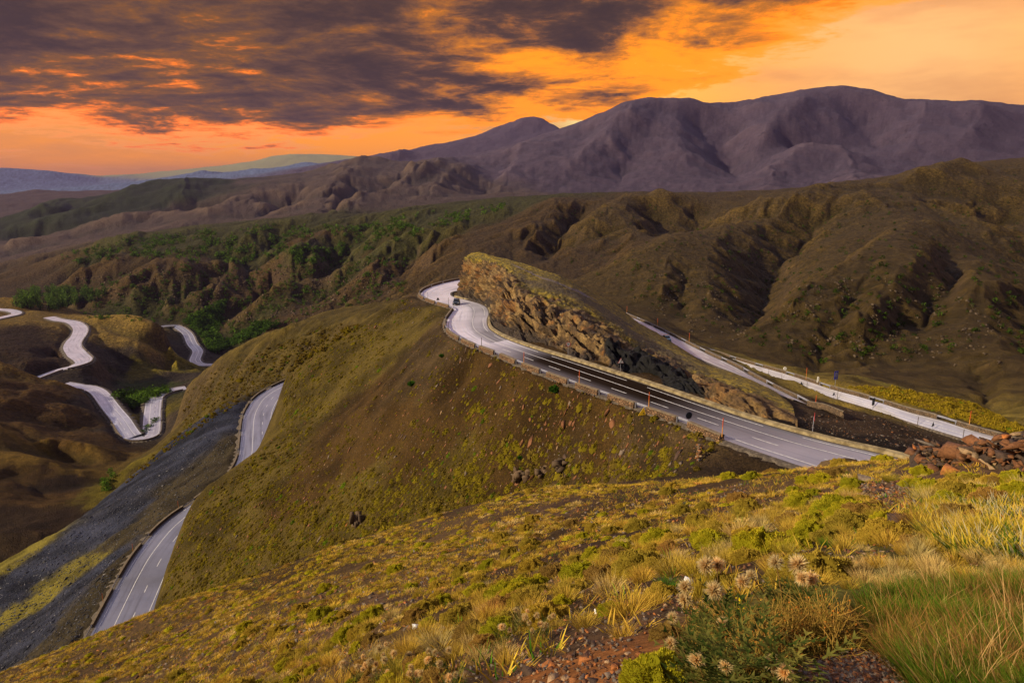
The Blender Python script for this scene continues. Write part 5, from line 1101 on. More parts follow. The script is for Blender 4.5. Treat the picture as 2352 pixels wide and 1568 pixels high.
# x, y(base), width in picture px at its place, kind
def px2s(x, y, wpx, base_w):
    p = hit([x], [y], 1.3, 75)[0]; D = p[1]*CP-p[2]*SP; return wpx*D/F/base_w
for x, y, wp, kind, lab in [(1640, 1252, 92, 'yellow-green', 'big bright green dome cushion midway down the near hill'), (1405, 1408, 72, 'yellow-green', 'bright cushion left of the thistles at right of centre'), (1160, 1458, 110, 'yellow-green', 'wide green cushion with pale thistle heads rising round it'),
      (1515, 1575, 185, 'yellow-green', 'biggest bright green cushion, at the bottom edge of picture'), (1135, 1300, 34, 'yellow-green', 'lone round cushion on dark soil left of centre'), (1105, 1335, 46, 'olive', 'dark-topped cushion below the lone round one'), (1150, 1395, 70, 'rusty', 'large rust-red rounded cushion left of centre'),
      (945, 1353, 40, 'yellow-green', 'bright small cushion among straw at left'), (830, 1430, 44, 'yellow-green', 'pair-like cushion at left of the bare strip'), (1870, 1135, 40, 'yellow-green', 'vivid small cushion below the crest, beside slate patch'), (1480, 1180, 34, 'yellow-green', 'small vivid cushion just below the crest'),
      (1340, 1235, 38, 'yellow-green', 'green cushion in the middle of tuft slope'), (1525, 1240, 48, 'yellow-green', 'green cushion with smaller neighbours left of the big dome'), (1290, 1390, 60, 'yellow-green', 'flat bright cushion beside dark slate chips'), (735, 1415, 60, 'yellow-green', 'bright cushion low on the left of near hill'),
      (1160, 1330, 30, 'olive', 'olive cushion right of the dark-topped one'), (1420, 1250, 46, 'olive', 'olive cushion at top of a slate streak'), (1320, 1345, 50, 'yellow-green', 'split bright cushion below a bare strip')]:
    s = px2s(x, y, wp, 1.05); mark(x, y, 'cushion_plant', near_c[kind][rg.integers(3)], s, lab, 'cushion plant', CG_, sink=.03*s)
for x, y, wp, kind, lab, tall in [(1530, 1350, 95, 'green', 'vivid dark green grass tuft beside golden clump', 1.), (1475, 1335, 110, 'golden', 'golden clump leaning over the vivid green tuft', 1.1), (1900, 1302, 95, 'green', 'vivid green grass tuft right of the thistles', .8), (1905, 1255, 80, 'green', 'green tuft half hidden by golden blades, above the vivid one', .9),
      (2012, 1193, 84, 'olive', 'large dome of olive spiny grass beside slate patch', 1.3), (1985, 1200, 66, 'olive', 'left partner of the large olive grass dome', 1.1), (2045, 1105, 66, 'olive', 'round olive tuft standing on the crest skyline', 1.2), (1345, 1440, 120, 'golden', 'big golden tuft at the middle of the bottom edge region', 1.1),
      (1400, 1365, 150, 'pale straw', 'broad pale straw clump left of the thistles', 1.), (1300, 1380, 130, 'golden', 'broad golden clump behind the middle tuft', .9), (1010, 1490, 150, 'pale straw', 'broad straw clump near the bottom left of centre', 1.), (930, 1500, 130, 'golden', 'golden clump at left of the broad straw one', .9),
      (860, 1520, 120, 'pale straw', 'straw clump at the bottom left quarter', .9), (760, 1530, 110, 'golden', 'golden clump at bottom left', .9), (1100, 1520, 120, 'pale straw', 'ragged straw clump right of the broad one', .9), (1560, 1300, 90, 'golden', 'orange-gold tuft left of two thistle heads', 1.), (1800, 1260, 80, 'golden', 'orange-gold tuft above the thistle heads', 1.),
      (1730, 1285, 90, 'golden', 'orange-gold tuft between thistles and cushion', 1.), (1490, 1300, 60, 'olive', 'olive tuft above the green tuft', .9), (1620, 1350, 80, 'rust brown', 'brown tuft behind the tallest thistles', .8), (2260, 1180, 90, 'olive', 'olive tuft at right under the stone heap', .8), (2290, 1110, 60, 'olive', 'dark round tuft at the foot of stone heap', 1.),
      (2130, 1150, 70, 'golden', 'left tuft of the trio under the stone heap', .9), (2175, 1165, 70, 'golden', 'middle tuft of the trio under the stone heap', .9), (2160, 1130, 60, 'rust brown', 'back tuft of the trio under the stone heap', .9)]:
    s = px2s(x, y, wp, .98); mark(x, y, 'grass_tuft', near_t[kind][rg.integers(3)], s, lab, 'grass tuft', TG, sz=s*tall*.9)
# tall straw grass sweeping across the right
cnt = 0
for x0 in range(1960, 2400, 34):
    for y0 in (1345, 1310, 1275):
        x = x0+rg.uniform(-15, 15); y = y0+rg.uniform(-12, 12)-(x0-1960)*.06
        if x < 2040 and y0 == 1275: continue
        s = px2s(x, y, rg.uniform(78, 108), .95); cnt += 1
        mark(x, y, 'straw_clump', near_t['pale straw' if rg.random() < .75 else 'golden'][rg.integers(3)], s, 'tall pale straw grass clump in the sweep above the green grass', 'grass clump', 'tall straw grass clumps at right', sz=s*1.1)
# ---------------------------------------------------------------- foreground scatter, world-uniform
gx, gy = np.meshgrid(np.arange(-52, 46, .43), np.arange(-4, 56, .43)); gx = gx.ravel()+rg.uniform(-.25, .25, gx.size); gy = gy.ravel()+rg.uniform(-.2, .2, gy.size)
gz = ground_z(gx, gy); pr = proj(np.stack([gx, gy, gz], 1)); hd = np.hypot(gx, gy)
crest = np.interp(pr[:, 0], [-200, 0, 560, 1000, 1500, 1900, 2060, 2352, 2600, 3600], [52, 54, 54, 52, 47, 36, 30, 24, 22, 18])
ok = (pr[:, 2] < crest) & (pr[:, 2] > 2.6) & (pr[:, 0] > -700) & (pr[:, 0] < 4200) & (pr[:, 1] < 2300)
gx, gy, gz, pr = gx[ok], gy[ok], gz[ok], pr[ok]
bare = fbm2(gx/7., gy/4.5, 4, 301)+.5*fbm2(gx/2.2, gy/2.2, 3, 302)
keep = (bare < .26) & (rg.random(len(gx)) < np.clip(1.05-.9*np.clip(bare+.15, 0, 1), .25, 1))
P_ = pr
tracks = in_poly(P_[:, 0], P_[:, 1], [(1270, 1190), (1450, 1120), (1600, 1092), (1600, 1104), (1460, 1140), (1330, 1192)])   # the bare footpath strip
slatep = in_poly(P_[:, 0], P_[:, 1], [(1960, 1110), (2060, 1105), (2130, 1150), (2110, 1200), (2040, 1240), (2060, 1190), (1980, 1150)]); soilp = in_poly(P_[:, 0], P_[:, 1], [(1150, 1600), (1180, 1500), (1330, 1465), (1480, 1490), (1560, 1600)]) | in_poly(P_[:, 0], P_[:, 1], [(1800, 1600), (1900, 1490), (2010, 1495), (2180, 1600)])
greenp = in_poly(P_[:, 0], P_[:, 1], [(1990, 1375), (2600, 1330), (2600, 1800), (2200, 1800), (1990, 1500)])
rubp = in_poly(P_[:, 0], P_[:, 1], [(2085, 1085), (2500, 1110), (2500, 900), (2085, 1000)])
thist = in_poly(P_[:, 0], P_[:, 1], [(1560, 1380), (1980, 1370), (2000, 1520), (1900, 1560), (1570, 1560)])
keep &= (P_[:, 2] > 9) | (rg.random(len(P_)) < .62)
keep &= ~(tracks | slatep | soilp | greenp | rubp | thist)
gx, gy, gz, pr = gx[keep], gy[keep], gz[keep], pr[keep]
tk = np.array(taken)
free = np.ones(len(gx), bool)
for q in tk: free &= np.hypot(gx-q[0], gy-q[1]) > q[2]+.12
gx, gy, gz, pr = gx[free], gy[free], gz[free], pr[free]
size = np.clip(rg.lognormal(-.08, .36, len(gx)), .42, 1.9)*np.interp(pr[:, 2], [3, 9], [.72, 1]); kindr = rg.random(len(gx)); patch = fbm2(gx/6, gy/6, 3, 310)
kind = np.where(kindr < .36+.12*patch, 'golden', np.where(kindr < .53+.15*patch, 'olive', np.where(kindr < .58, 'rust brown', np.where(kindr < .68, 'pale straw', 'C')))).astype(object)
kc = rg.random(len(gx)); kind = np.where(kind == 'C', np.where(kc < .34, 'c_yellow-green', np.where(kc < .46, 'c_rusty', 'c_olive')), kind)
app = size*(1/pr[:, 2]); inview = (pr[:, 0] > -10) & (pr[:, 0] < 2362) & (pr[:, 1] < 1600)
order = np.argsort(-(app*inview)); isC = np.array([k_[:2] == 'c_' for k_ in kind]); ind = np.zeros(len(gx), bool)
ind[[i for i in order if not isC[i]][:215]] = True; ind[[i for i in order if isC[i]][:225]] = True
for i in np.where(ind)[0]:
    k_ = kind[i]; v, h_ = zone(pr[i, 0], pr[i, 1]); s = size[i]; p = (gx[i], gy[i], gz[i]-.02)
    if isC[i]:
        k2 = k_[2:]; s *= .50; place(near_c[k2][rg.integers(3)], 'cushion_plant', p, rg.uniform(0, 6.28), s, f'{SIZEW(size[i])} {k2} cushion plant {v}, {h_}', 'cushion plant', CG_)
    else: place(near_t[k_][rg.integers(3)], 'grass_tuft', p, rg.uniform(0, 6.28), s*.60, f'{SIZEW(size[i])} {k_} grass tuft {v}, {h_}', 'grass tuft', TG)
protos = []; pk = ['golden', 'olive', 'rust brown', 'pale straw']; cols_ = [GOLD, OLIVE, RUST, PALE]
for c_ in cols_:
    for _ in range(2): protos.append(blades(100, .24, .19, 1.05, .010, *c_, rg, segs=2))
ck = ['c_yellow-green', 'c_rusty', 'c_olive']
for k_ in ck:
    for _ in range(2): protos.append(dome(.29, .20, 260, .035, *CUSH[k_[2:]], rg, 12, 4, .8))
allk = [a for a in pk for _ in range(2)]+[a for a in ck for _ in range(2)]
which = np.array([allk.index(k_)+rg.integers(2) for k_ in kind]); rest = ~ind
PP = np.stack([gx, gy, gz-.02], 1)[rest]; nR = len(PP)
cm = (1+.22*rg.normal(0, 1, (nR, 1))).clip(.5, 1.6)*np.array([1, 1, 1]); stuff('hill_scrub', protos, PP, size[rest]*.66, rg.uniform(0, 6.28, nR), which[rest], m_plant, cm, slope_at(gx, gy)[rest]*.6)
print('fg plants', len(gx), 'stuff', nR)
# filler: small sparse blades all over the near hill
n_ = 26000; fx = rg.uniform(-50, 20, n_*3); fy = rg.uniform(1.5, 54, n_*3); fz = ground_z(fx, fy); fp = proj(np.stack([fx, fy, fz], 1))
ok = (fp[:, 2] < np.interp(fp[:, 0], [-200, 560, 1500, 2060, 2600], [54, 54, 47, 30, 22])) & (fp[:, 2] > 5) & (fp[:, 0] > -150) & (fp[:, 0] < 2500) & (fp[:, 1] < 1680) & (fbm2(fx/5, fy/4, 4, 333) < .22); fx, fy, fz = fx[ok][:9000], fy[ok][:9000], fz[ok][:9000]
sp_ = [blades(9, .16, .09, 1.0, .008, *c_, rg, segs=2) for c_ in (GOLD, OLIVE, RUST, GREEN)]
stuff('sparse_grass', sp_, np.stack([fx, fy, fz-.01], 1), rg.uniform(.6, 1.5, len(fx)), rg.uniform(0, 6.28, len(fx)), rg.choice(4, len(fx), p=[.45, .35, .12, .08]), m_plant, (1+.2*rg.normal(0, 1, (len(fx), 1))).clip(.5, 1.5)*np.ones(3))
# green meadow grass in the lower right corner
def poly_pts(poly, n_, seed=1):
    r_ = np.random.default_rng(seed); poly = np.array(poly, float); lo, hi = poly.min(0), poly.max(0); x = r_.uniform(lo[0], hi[0], n_); y = r_.uniform(lo[1], hi[1], n_); m_ = in_poly(x, y, [tuple(q) for q in poly]); return x[m_], y[m_]
mx, my = poly_pts([(1990, 1390), (2120, 1350), (2420, 1335), (2420, 1640), (2180, 1640), (2080, 1540), (2000, 1480)], 10500, 4); Pm = hit(mx, my, 1.3, 12, 200); Pm = Pm[~np.isnan(Pm[:, 0])]; Pm = Pm[fbm2(Pm[:, 0]*2.2, Pm[:, 1]*2.2, 4, 12)+.15*rg.normal(0, 1, len(Pm)) > -.28]
MG = ((.02, .055, .006), (.11, .21, .016)); MG2 = ((.03, .045, .008), (.22, .20, .03)); MG3 = ((.08, .045, .012), (.40, .22, .06))
mp = [blades(14, .13, .08, .9, .0018, *c_, rg, segs=3) for c_ in (MG, MG2, MG3)]; stuff('meadow_grass', mp, Pm, rg.uniform(.35, 1.0, len(Pm))*np.interp(fbm2(Pm[:, 0]*1.3, Pm[:, 1]*1.3, 3, 8), [-.4, .4], [.55, 1.25]), rg.uniform(0, 6.28, len(Pm)), np.where(fbm2(Pm[:, 0]*.9, Pm[:, 1]*.9, 3, 9)+.35*rg.normal(0, 1, len(Pm)) > .55, 2, np.where(rg.random(len(Pm)) < .68, 0, 1)), m_plant, (1+.2*rg.normal(0, 1, (len(Pm), 1))).clip(.5, 1.5)*np.ones(3))
mx, my = poly_pts([(1990, 1370), (2120, 1340), (2420, 1330), (2420, 1640), (2180, 1640), (2080, 1540), (2000, 1480)], 260, 14); Pd = hit(mx, my, 1.3, 12, 200); Pd = Pd[~np.isnan(Pd[:, 0])]
stuff('dry_stems', [blades(7, .26, .05, .7, .0016, (.30, .17, .06), (.66, .42, .18), rg, segs=4), blades(10, .18, .09, 1.3, .0018, (.22, .10, .04), (.50, .24, .08), rg, segs=4)], Pd, rg.uniform(.5, 1.2, len(Pd)), rg.uniform(0, 6.28, len(Pd)), rg.integers(0, 2, len(Pd)), m_plant)
# low green herbs with tiny white flowers under the stone heap
mx, my = poly_pts([(2100, 1110), (2352, 1120), (2400, 1290), (2230, 1290), (2130, 1230), (2080, 1160)], 2600, 5); Pm = hit(mx, my, 1.3, 30, 260); Pm = Pm[~np.isnan(Pm[:, 0])]
hp = [blades(12, .12, .09, 1.3, .008, (.02, .05, .008), (.09, .15, .012), rg, segs=2), blades(8, .16, .10, 1.0, .007, (.06, .06, .01), (.62, .58, .42), rg, segs=2), blades(12, .15, .09, 1.0, .008, *OLIVE, rg, segs=2)]
stuff('flowering_herbs', hp, Pm, rg.uniform(.6, 1.4, len(Pm)), rg.uniform(0, 6.28, len(Pm)), rg.choice(3, len(Pm), p=[.5, .12, .38]), m_plant)
# ---------------------------------------------------------------- thistles
def spiky_head(r, rg_, n_=280):
    V, T, F_ = [], [], []; c0 = np.array((.80, .44, .12)); c1 = np.array((1.0, .90, .58)); k = 0
    for i in range(n_):
        d = rg_.normal(0, 1, 3); d[2] = d[2]*.9+.35; d /= np.linalg.norm(d); a = np.cross(d, [.3, .5, .8]); a /= np.linalg.norm(a); l = r*rg_.uniform(.7, 1.35); w_ = r*.075
        V += [d*r*.22+a*w_, d*r*.22-a*w_, d*l]; T += [c0, c0, c1*rg_.uniform(.75, 1.1)]; F_.append([k, k+1, k+2]); k += 3
        b = np.cross(d, a); V += [d*r*.22+b*w_, d*r*.22-b*w_, d*l*.97]; T += [c0, c0, c1*rg_.uniform(.75, 1.1)]; F_.append([k, k+1, k+2]); k += 3
    D_ = dome(r*.42, r*.42, 0, 0, (.42, .19, .05), (.4, .2, .05), rg_, 10, 5, 1.); v2 = D_[0].copy(); lowr = v2.copy(); lowr[:, 2] = -lowr[:, 2]*.7
    return merge((np.array(V), np.array(F_), np.array(T)), D_, (lowr, D_[1], D_[2]))
def stem_arr(p0, p1, r, col, rg_, bend=.05, n_=6, k=5):
    p0 = np.array(p0, float); p1 = np.array(p1, float); t = np.linspace(0, 1, n_)[:, None]; b = rg_.normal(0, bend, 3)*np.linalg.norm(p1-p0); C_ = p0*(1-t)+p1*t+b*np.sin(t*math.pi); d = (p1-p0)/np.linalg.norm(p1-p0)
    a = np.cross(d, [.2, .9, .3]); a /= np.linalg.norm(a); c_ = np.cross(d, a); an = np.arange(k)*6.2832/k
    V = (C_[:, None]+(a*np.cos(an)[:, None]+c_*np.sin(an)[:, None])[None]*(r*(1-.4*t))[:, None]).reshape(-1, 3); f = []
    for i in range(n_-1):
        for j in range(k): q = [i*k+j, i*k+(j+1) % k, (i+1)*k+(j+1) % k, (i+1)*k+j]; f += [[q[0], q[1], q[2]], [q[0], q[2], q[3]]]
    return V, np.array(f), np.ones_like(V)*np.array(col)
def thorn_leaves(n_, r0, z0, z1, ln, cA, cB, rg_):
    V, F_, T = [], [], []; k = 0
    for i in range(n_):
        a = rg_.uniform(0, 6.283); z = rg_.uniform(z0, z1); p = np.array([r0*rg_.normal(0, .6), r0*rg_.normal(0, .6), z]); d = np.array([math.cos(a), math.sin(a), rg_.uniform(-.1, .8)]); d /= np.linalg.norm(d); l = ln*rg_.uniform(.5, 1.3); s_ = np.cross(d, [0, 0, 1.]); s_ /= np.linalg.norm(s_)+1e-6
        m_ = rg_.random(); c_ = np.array(cA)*(1-m_)+np.array(cB)*m_
        for q in np.linspace(.15, .85, 4):
            for sg in (-1, 1): b = p+d*l*q; e = b+(s_*sg*.8+d*.6+np.array([0, 0, .2]))*l*.28*(1-q*.4); V += [b-d*l*.06, b+d*l*.06, e]; T += [c_*.7, c_*.7, c_*1.3]; F_.append([k, k+1, k+2]); k += 3
        V += [p+s_*l*.035, p-s_*l*.035, p+d*l]; T += [c_*.8, c_*.8, c_*1.4]; F_.append([k, k+1, k+2]); k += 3
    return np.array(V), np.array(F_), np.array(T)
def thistle(base, heads, lab, leafy=60, ls=.13, hr=.033):
    """base = world point, heads = [(picture x, y, depth factor, size px)]"""
    e = empty('thistle', [float(q) for q in base]); B = np.array(base, float); st_ = []
    Db = B[1]*CP-B[2]*SP
    for (hx, hy, df, wp) in heads:
        H = W(hx, hy, Db*df); hrr = wp*Db*df/F/1.95; loc = H-B; st_.append(stem_arr([rg.normal(0, .02), rg.normal(0, .02), -.03], loc, .0042, (.22, .13, .045), rg))
        o = arr_obj('flower_head', spiky_head(hrr, rg), m_head); o.location = [float(q) for q in loc]; o.rotation_euler = (rg.normal(0, .3), rg.normal(0, .3), rg.uniform(0, 6.28)); o.parent = e
    o = arr_obj('stem', merge(*st_), m_plant); o.parent = e
    o = arr_obj('leaves', thorn_leaves(leafy, .06, -.02, .22, ls, (.035, .07, .014), (.22, .20, .05), rg), m_plant); o.parent = e
    return tag(e, lab, 'thistle', 'dry thistles in the foreground')
def tb(x, y): return hit([x], [y], 1.3, 60)[0]
thistle(tb(1650, 1440), [(1622, 1298, 1.0, 40), (1648, 1296, 1.02, 36)], 'thistle with twin heads touching, highest at left')
thistle(tb(1790, 1440), [(1782, 1291, 1.0, 34), (1726, 1321, .99, 26), (1706, 1335, .98, 34)], 'thistle with three heads left of the tallest')
thistle(tb(1850, 1430), [(1832, 1297, 1.0, 44)], 'tall thistle with a single round head at the top right')
thistle(tb(1860, 1450), [(1842, 1327, 1.0, 34), (1862, 1329, 1.02, 38)], 'thistle with two pale heads right below the tallest')
thistle(tb(1610, 1500), [(1575, 1347, 1.0, 36), (1572, 1377, 1.01, 34)], 'thistle with two heads one above other beside white scrap')
thistle(tb(1680, 1500), [(1640, 1355, .99, 42)], 'thistle with one large bright head left of centre clump')
thistle(tb(1690, 1540), [(1659, 1430, 1.0, 26)], 'low thistle with one small tan head in the brush')
thistle(tb(1610, 1568), [(1541, 1476, .99, 28), (1545, 1418, 1.05, 28)], 'thistle at left of the brush with two loose heads')
thistle(tb(1630, 1600), [(1600, 1515, .98, 38)], 'thistle head low down beside the big green cushion')
thistle(tb(1690, 1610), [(1667, 1530, 1.0, 32)], 'thistle head at bottom between cushion and pair')
thistle(tb(1800, 1600), [(1775, 1522, 1.0, 40), (1803, 1545, .97, 38)], 'thistle with a pair of heads at the very bottom')
for i, (x, y) in enumerate([(1150, 1480), (1225, 1470), (1190, 1440), (1250, 1455)]):
    thistle(tb(x, y+15), [(x+rg.uniform(-22, 22), y-rg.uniform(20, 55), rg.uniform(.97, 1.0), rg.uniform(11, 15)) for _ in range(4)], ['small pale thistle at left of the wide green cushion', 'small pale thistle at right of the wide green cushion', 'small pale thistle behind the wide green cushion', 'small pale thistle leaning right of the wide cushion'][i], 40, .10)
for i, (x, y) in enumerate([(870, 1560), (960, 1568), (1000, 1545), (905, 1530), (820, 1555), (1040, 1580)]):
    thistle(tb(x, y+20), [(x+rg.uniform(-35, 35), y-rg.uniform(15, 60), rg.uniform(.97, 1.0), rg.uniform(12, 18)) for _ in range(5)], ['pale flowering thistle, leftmost but one along the bottom edge', 'pale flowering thistle in the middle of bottom left group', 'pale flowering thistle right in the bottom left group', 'pale flowering thistle behind the bottom left group', 'leftmost pale flowering thistle on the bottom edge', 'rightmost pale flowering thistle of the bottom left group'][i], 70, .14)
# wiry spiny bush filling the gap between the thistles
def wiry(n_, R_, H_, cA, cB, rg_, th=.0022, seeds=True):
    ps = []
    for i in range(n_):
        a = rg_.uniform(0, 6.283); el = rg_.uniform(.25, 1.5); l = rg_.uniform(.55, 1.05); m_ = rg_.random(); e_ = np.array([math.cos(a)*math.cos(el)*R_*l, math.sin(a)*math.cos(el)*R_*l, math.sin(el)*H_*l+.02])
        s0 = np.array([rg_.normal(0, .05), rg_.normal(0, .05), 0]); c_ = np.array(cA)*(1-m_)+np.array(cB)*m_; ps.append(stem_arr(s0, e_, th, c_, rg_, .07, 5, 3))
        for q in range(3): t = rg_.uniform(.4, .95); b = s0*(1-t)+e_*t; ps.append(stem_arr(b, b+rg_.normal(0, .05, 3)+e_*.12, th*.7, c_*1.1, rg_, .05, 3, 3))
        if seeds and m_ > .55:
            v = rock(rg_, .9, (.55, .22, .04), 7); ps.append((v[0]*.011+e_, v[1], v[2]))
    return merge(*ps)
for i, (x, y, wpx, lab) in enumerate([(1790, 1500, 150, 'wiry golden spiny bush at the middle of the thistles'), (1900, 1490, 150, 'wiry spiny bush sweeping right towards the green grass'), (1700, 1510, 120, 'wiry greenish bush at left in the thistles'), (1830, 1420, 110, 'wiry pale bush behind the thistle heads'), (1740, 1560, 120, 'low leafy spiny bush at the bottom of the thistles'), (1640, 1470, 90, 'thin wiry bush left of the thistles')]):
    p = tb(x, y); D = p[1]*CP-p[2]*SP; rr = wpx*D/F
    e = empty('spiny_bush', [float(q) for q in p]); o = arr_obj('twigs', wiry(190, rr, rr*.72, (.20, .16, .03), (.55, .34, .09), rg), m_plant); o.parent = e
    o = arr_obj('leaves', thorn_leaves(150, rr*.45, 0, rr*.30, rr*.24, (.06, .09, .015), (.26, .24, .05), rg), m_plant); o.parent = e; tag(e, lab, 'bush', 'wiry bushes among the thistles')
# yellow flower spike with dark green leaves
p = tb(1710, 1440); e = empty('yellow_flower', [float(q) for q in p]); D = p[1]*CP-p[2]*SP; Tp = W(1697, 1368, D*.99)-p; lf = thorn_leaves(26, .03, .02, .10, .085, (.012, .07, .012), (.02, .12, .02), rg); arr = []
for k in range(14): v = rock(rg, .8, (.75, .62, .02), 8); t = .5+.5*k/14; arr.append((v[0]*.016+Tp*t+rg.normal(0, .008, 3), v[1], v[2]))
o = arr_obj('petals', merge(*arr), m_plant); o.parent = e; o = arr_obj('stem', stem_arr((0, 0, 0), Tp, .003, (.08, .14, .02), rg), m_plant); o.parent = e; o = arr_obj('leaves', lf, m_plant); o.parent = e
tag(e, 'small yellow flower spike with dark green leaves amid the thistles', 'flower')
# ---------------------------------------------------------------- stones
SG = 'loose stones on the near hill'; rk = list(STC)
def stone(p, s, kind, lab, group=SG, tilt=.25, sh=None, name='rock', sz=None): return place(near_r[kind][rg.integers(5) if sh is None else sh], name, p, rg.uniform(0, 6.28), s, lab, 'rock', group, (rg.normal(0, tilt), rg.normal(0, tilt)), sz)
# collapsed dry-stone heap on the skyline at right
hx, hy = [], []
def heap_z(x, y): return 0
HP = []
for i in range(400):
    t = rg.random(); x = 2092+t*275; top = np.interp(x, [2085, 2100, 2130, 2200, 2260, 2300, 2352], [1040, 1018, 1012, 1030, 1008, 1000, 992]); bot = np.interp(x, [2085, 2110, 2200, 2352], [1062, 1080, 1082, 1092]); HP.append((x, top+(bot-top)*rg.random()**.8, bot))
hs_ = []
for i, (x, y, bot) in enumerate(sorted(HP, key=lambda q: q[1])):
    if i % 5 > 1: hs_.append(W(x, y, np.interp(x, [2085, 2352], [21.5, 16.5])*(1+rg.uniform(0, .05)))); continue
    D = np.interp(x, [2085, 2352], [21.5, 16.5])*(1+rg.uniform(0, .05)); p = W(x, y, D); big = rg.random() < .12
    kd = rg.choice(rk, p=[.42, .36, .09, .06, .07]); s = rg.uniform(.7, 1.0) if big else rg.uniform(.25, .55)
    ro = 'topmost ' if y < np.interp(x, [2085, 2200, 2352], [1025, 1040, 1010]) else 'lower ' if y > bot-18 else ''
    stone(p, s, kd, f'{ro}{"large" if big else "small" if s < .4 else "flat"} {kd} slab, {"left" if x < 2160 else "middle" if x < 2260 else "right"} of heap', 'slabs of the collapsed stone heap', .35)
stuff('heap_rubble', [rock(rg, fl, STC[k_], 10) for k_ in ('rust-brown', 'dark', 'pale tan') for fl in (.2, .35)], np.array(hs_), rg.uniform(.2, .5, len(hs_)), rg.uniform(0, 6.28, len(hs_)), rg.choice(6, len(hs_), p=[.25, .2, .25, .2, .05, .05]), m_stone, tilt=rg.normal(0, .3, (len(hs_), 2)))
# core of the heap (earth between the slabs)
xs = np.linspace(2088, 3000, 70); rows = []
for x in xs:
    top = np.interp(x, [2085, 2100, 2130, 2200, 2260, 2300, 2352, 2420, 2600, 3000], [1055, 1028, 1020, 1038, 1018, 1008, 1000, 1000, 1040, 1110]); D = np.interp(x, [2085, 2352, 2420, 3000], [22, 17, 16.5, 14]); P0 = W(x, top+rg.uniform(-2, 2), D*1.04); 
    f_ = W(x, 1090, D*.97); P0[2] = max(P0[2], float(ground_z(P0[0], P0[1]))-.2); f_[2] = float(ground_z(f_[0], f_[1]))-.15; b_ = W(x, 1090, D*1.25); b_[2] = float(ground_z(b_[0], b_[1]))-.3; rows.append([f_, f_*.55+P0*.45+np.array([0, 0, .1]), P0, P0*.5+b_*.5, b_])
m_core = simple('dark_earth', (.060, .036, .020), .95, nz=.2, nsc=4, col2=(.03, .02, .013)); hc = loft('earth_bank', rows, [m_core], closed=False, caps=False); tag(hc, kind='structure')
# slate patches
def patch_stones(poly, n_, s0, s1, lab, group, seed, kp=(.35, .3, .15, .1, .1), lift=.3, lim=60):
    x, y = poly_pts(poly, n_*4, seed); x, y = x[:n_], y[:n_]; Q = hit(x, y, 1.3, lim, 300)
    for i, p in enumerate(Q):
        if np.isnan(p[0]): continue
        s = rg.uniform(s0, s1)*(1.8 if rg.random() < .08 else 1); p[2] += .03*s; kd = rg.choice(rk, p=kp); stone(p, s, kd, lab % (('large ' if s > s1 else 'small ' if s < (s0+s1)/2 else '')+kd), group, .22)
patch_stones([(1960, 1105), (2060, 1100), (2135, 1150), (2120, 1200), (2060, 1250), (2040, 1200), (1980, 1150)], 62, .14, .34, '%s slate in the patch beside the olive grass dome', 'slates in the patch below the crest', 31)
patch_stones([(1160, 1568), (1190, 1500), (1330, 1468), (1480, 1490), (1500, 1568)], 34, .05, .15, '%s stone on bare earth at the picture bottom', 'stones on the bare earth at the bottom', 32, (.3, .15, .2, .2, .15), lim=12)
patch_stones([(1240, 1310), (1420, 1280), (1560, 1270), (1500, 1320), (1300, 1360)], 22, .14, .32, '%s slate in the streak of chips at the centre of the hill', 'slates in the central streak', 33, lim=40)
for x, y, s, kd, lab in [(1300, 1560, .14, 'pale tan', 'blocky pale tan stone at the bottom edge'), (1345, 1520, .15, 'orange', 'flat orange-tan stone on bare earth at the bottom'), (1690, 1340, .09, 'orange', 'small bright red-orange stone behind the thistles'), (1480, 1345, .12, 'pale tan', 'pale rounded stone left of the golden clump'),
      (1995, 1105, .75, 'grey', 'flat grey slab standing below the crest tuft'), (1965, 1090, .55, 'dark', 'dark slab left of the flat grey one'), (2090, 1165, .5, 'orange', 'orange-faced block in the slate patch'), (2075, 1205, .45, 'pale tan', 'pale block in the middle of slate patch'), (1220, 1545, .18, 'dark', 'dark slate at the left of bare earth'), (1560, 1590, .1, 'pale tan', 'white-tan stone right of the big cushion'),
      (1870, 1080, .6, 'rust-brown', 'brown slab on the crest left of round tuft'), (2140, 1080, .75, 'rust-brown', 'upright pointed brown slab leaning on the heap'), (2185, 1082, .7, 'orange', 'upright ochre block leaning on the heap')]:
    p = hit([x], [y], 1.3, 60)[0]
    if not np.isnan(p[0]): stone(p, s, kd, lab, None, .15, 3)
# slate chips and gravel: stuff
cx_, cy_ = [], []
for poly, n_, sd in [([(1960, 1105), (2060, 1100), (2135, 1150), (2120, 1200), (2060, 1250), (2040, 1200), (1980, 1150)], 700, 41), ([(1150, 1600), (1180, 1500), (1330, 1465), (1480, 1490), (1560, 1600)], 450, 42), ([(1790, 1600), (1880, 1495), (2010, 1490), (2200, 1600)], 5200, 43), ([(1240, 1310), (1420, 1280), (1560, 1270), (1500, 1330), (1300, 1370)], 500, 44),
                     ([(0, 1560), (600, 1380), (1200, 1180), (1700, 1110), (2100, 1120), (2300, 1300), (1900, 1300), (1500, 1450), (1200, 1560)], 5000, 45)]:
    x, y = poly_pts(poly, n_*2, sd); cx_.append(x[:n_]); cy_.append(y[:n_])
cx_ = np.concatenate(cx_); cy_ = np.concatenate(cy_); Q = hit(cx_, cy_, 1.3, 60, 300); okq = ~np.isnan(Q[:, 0]); Q = Q[okq]; D = Q[:, 1]*CP-Q[:, 2]*SP
rp = [rock(rg, fl, STC[k_], 9) for k_ in rk for fl in (.25, .5)]
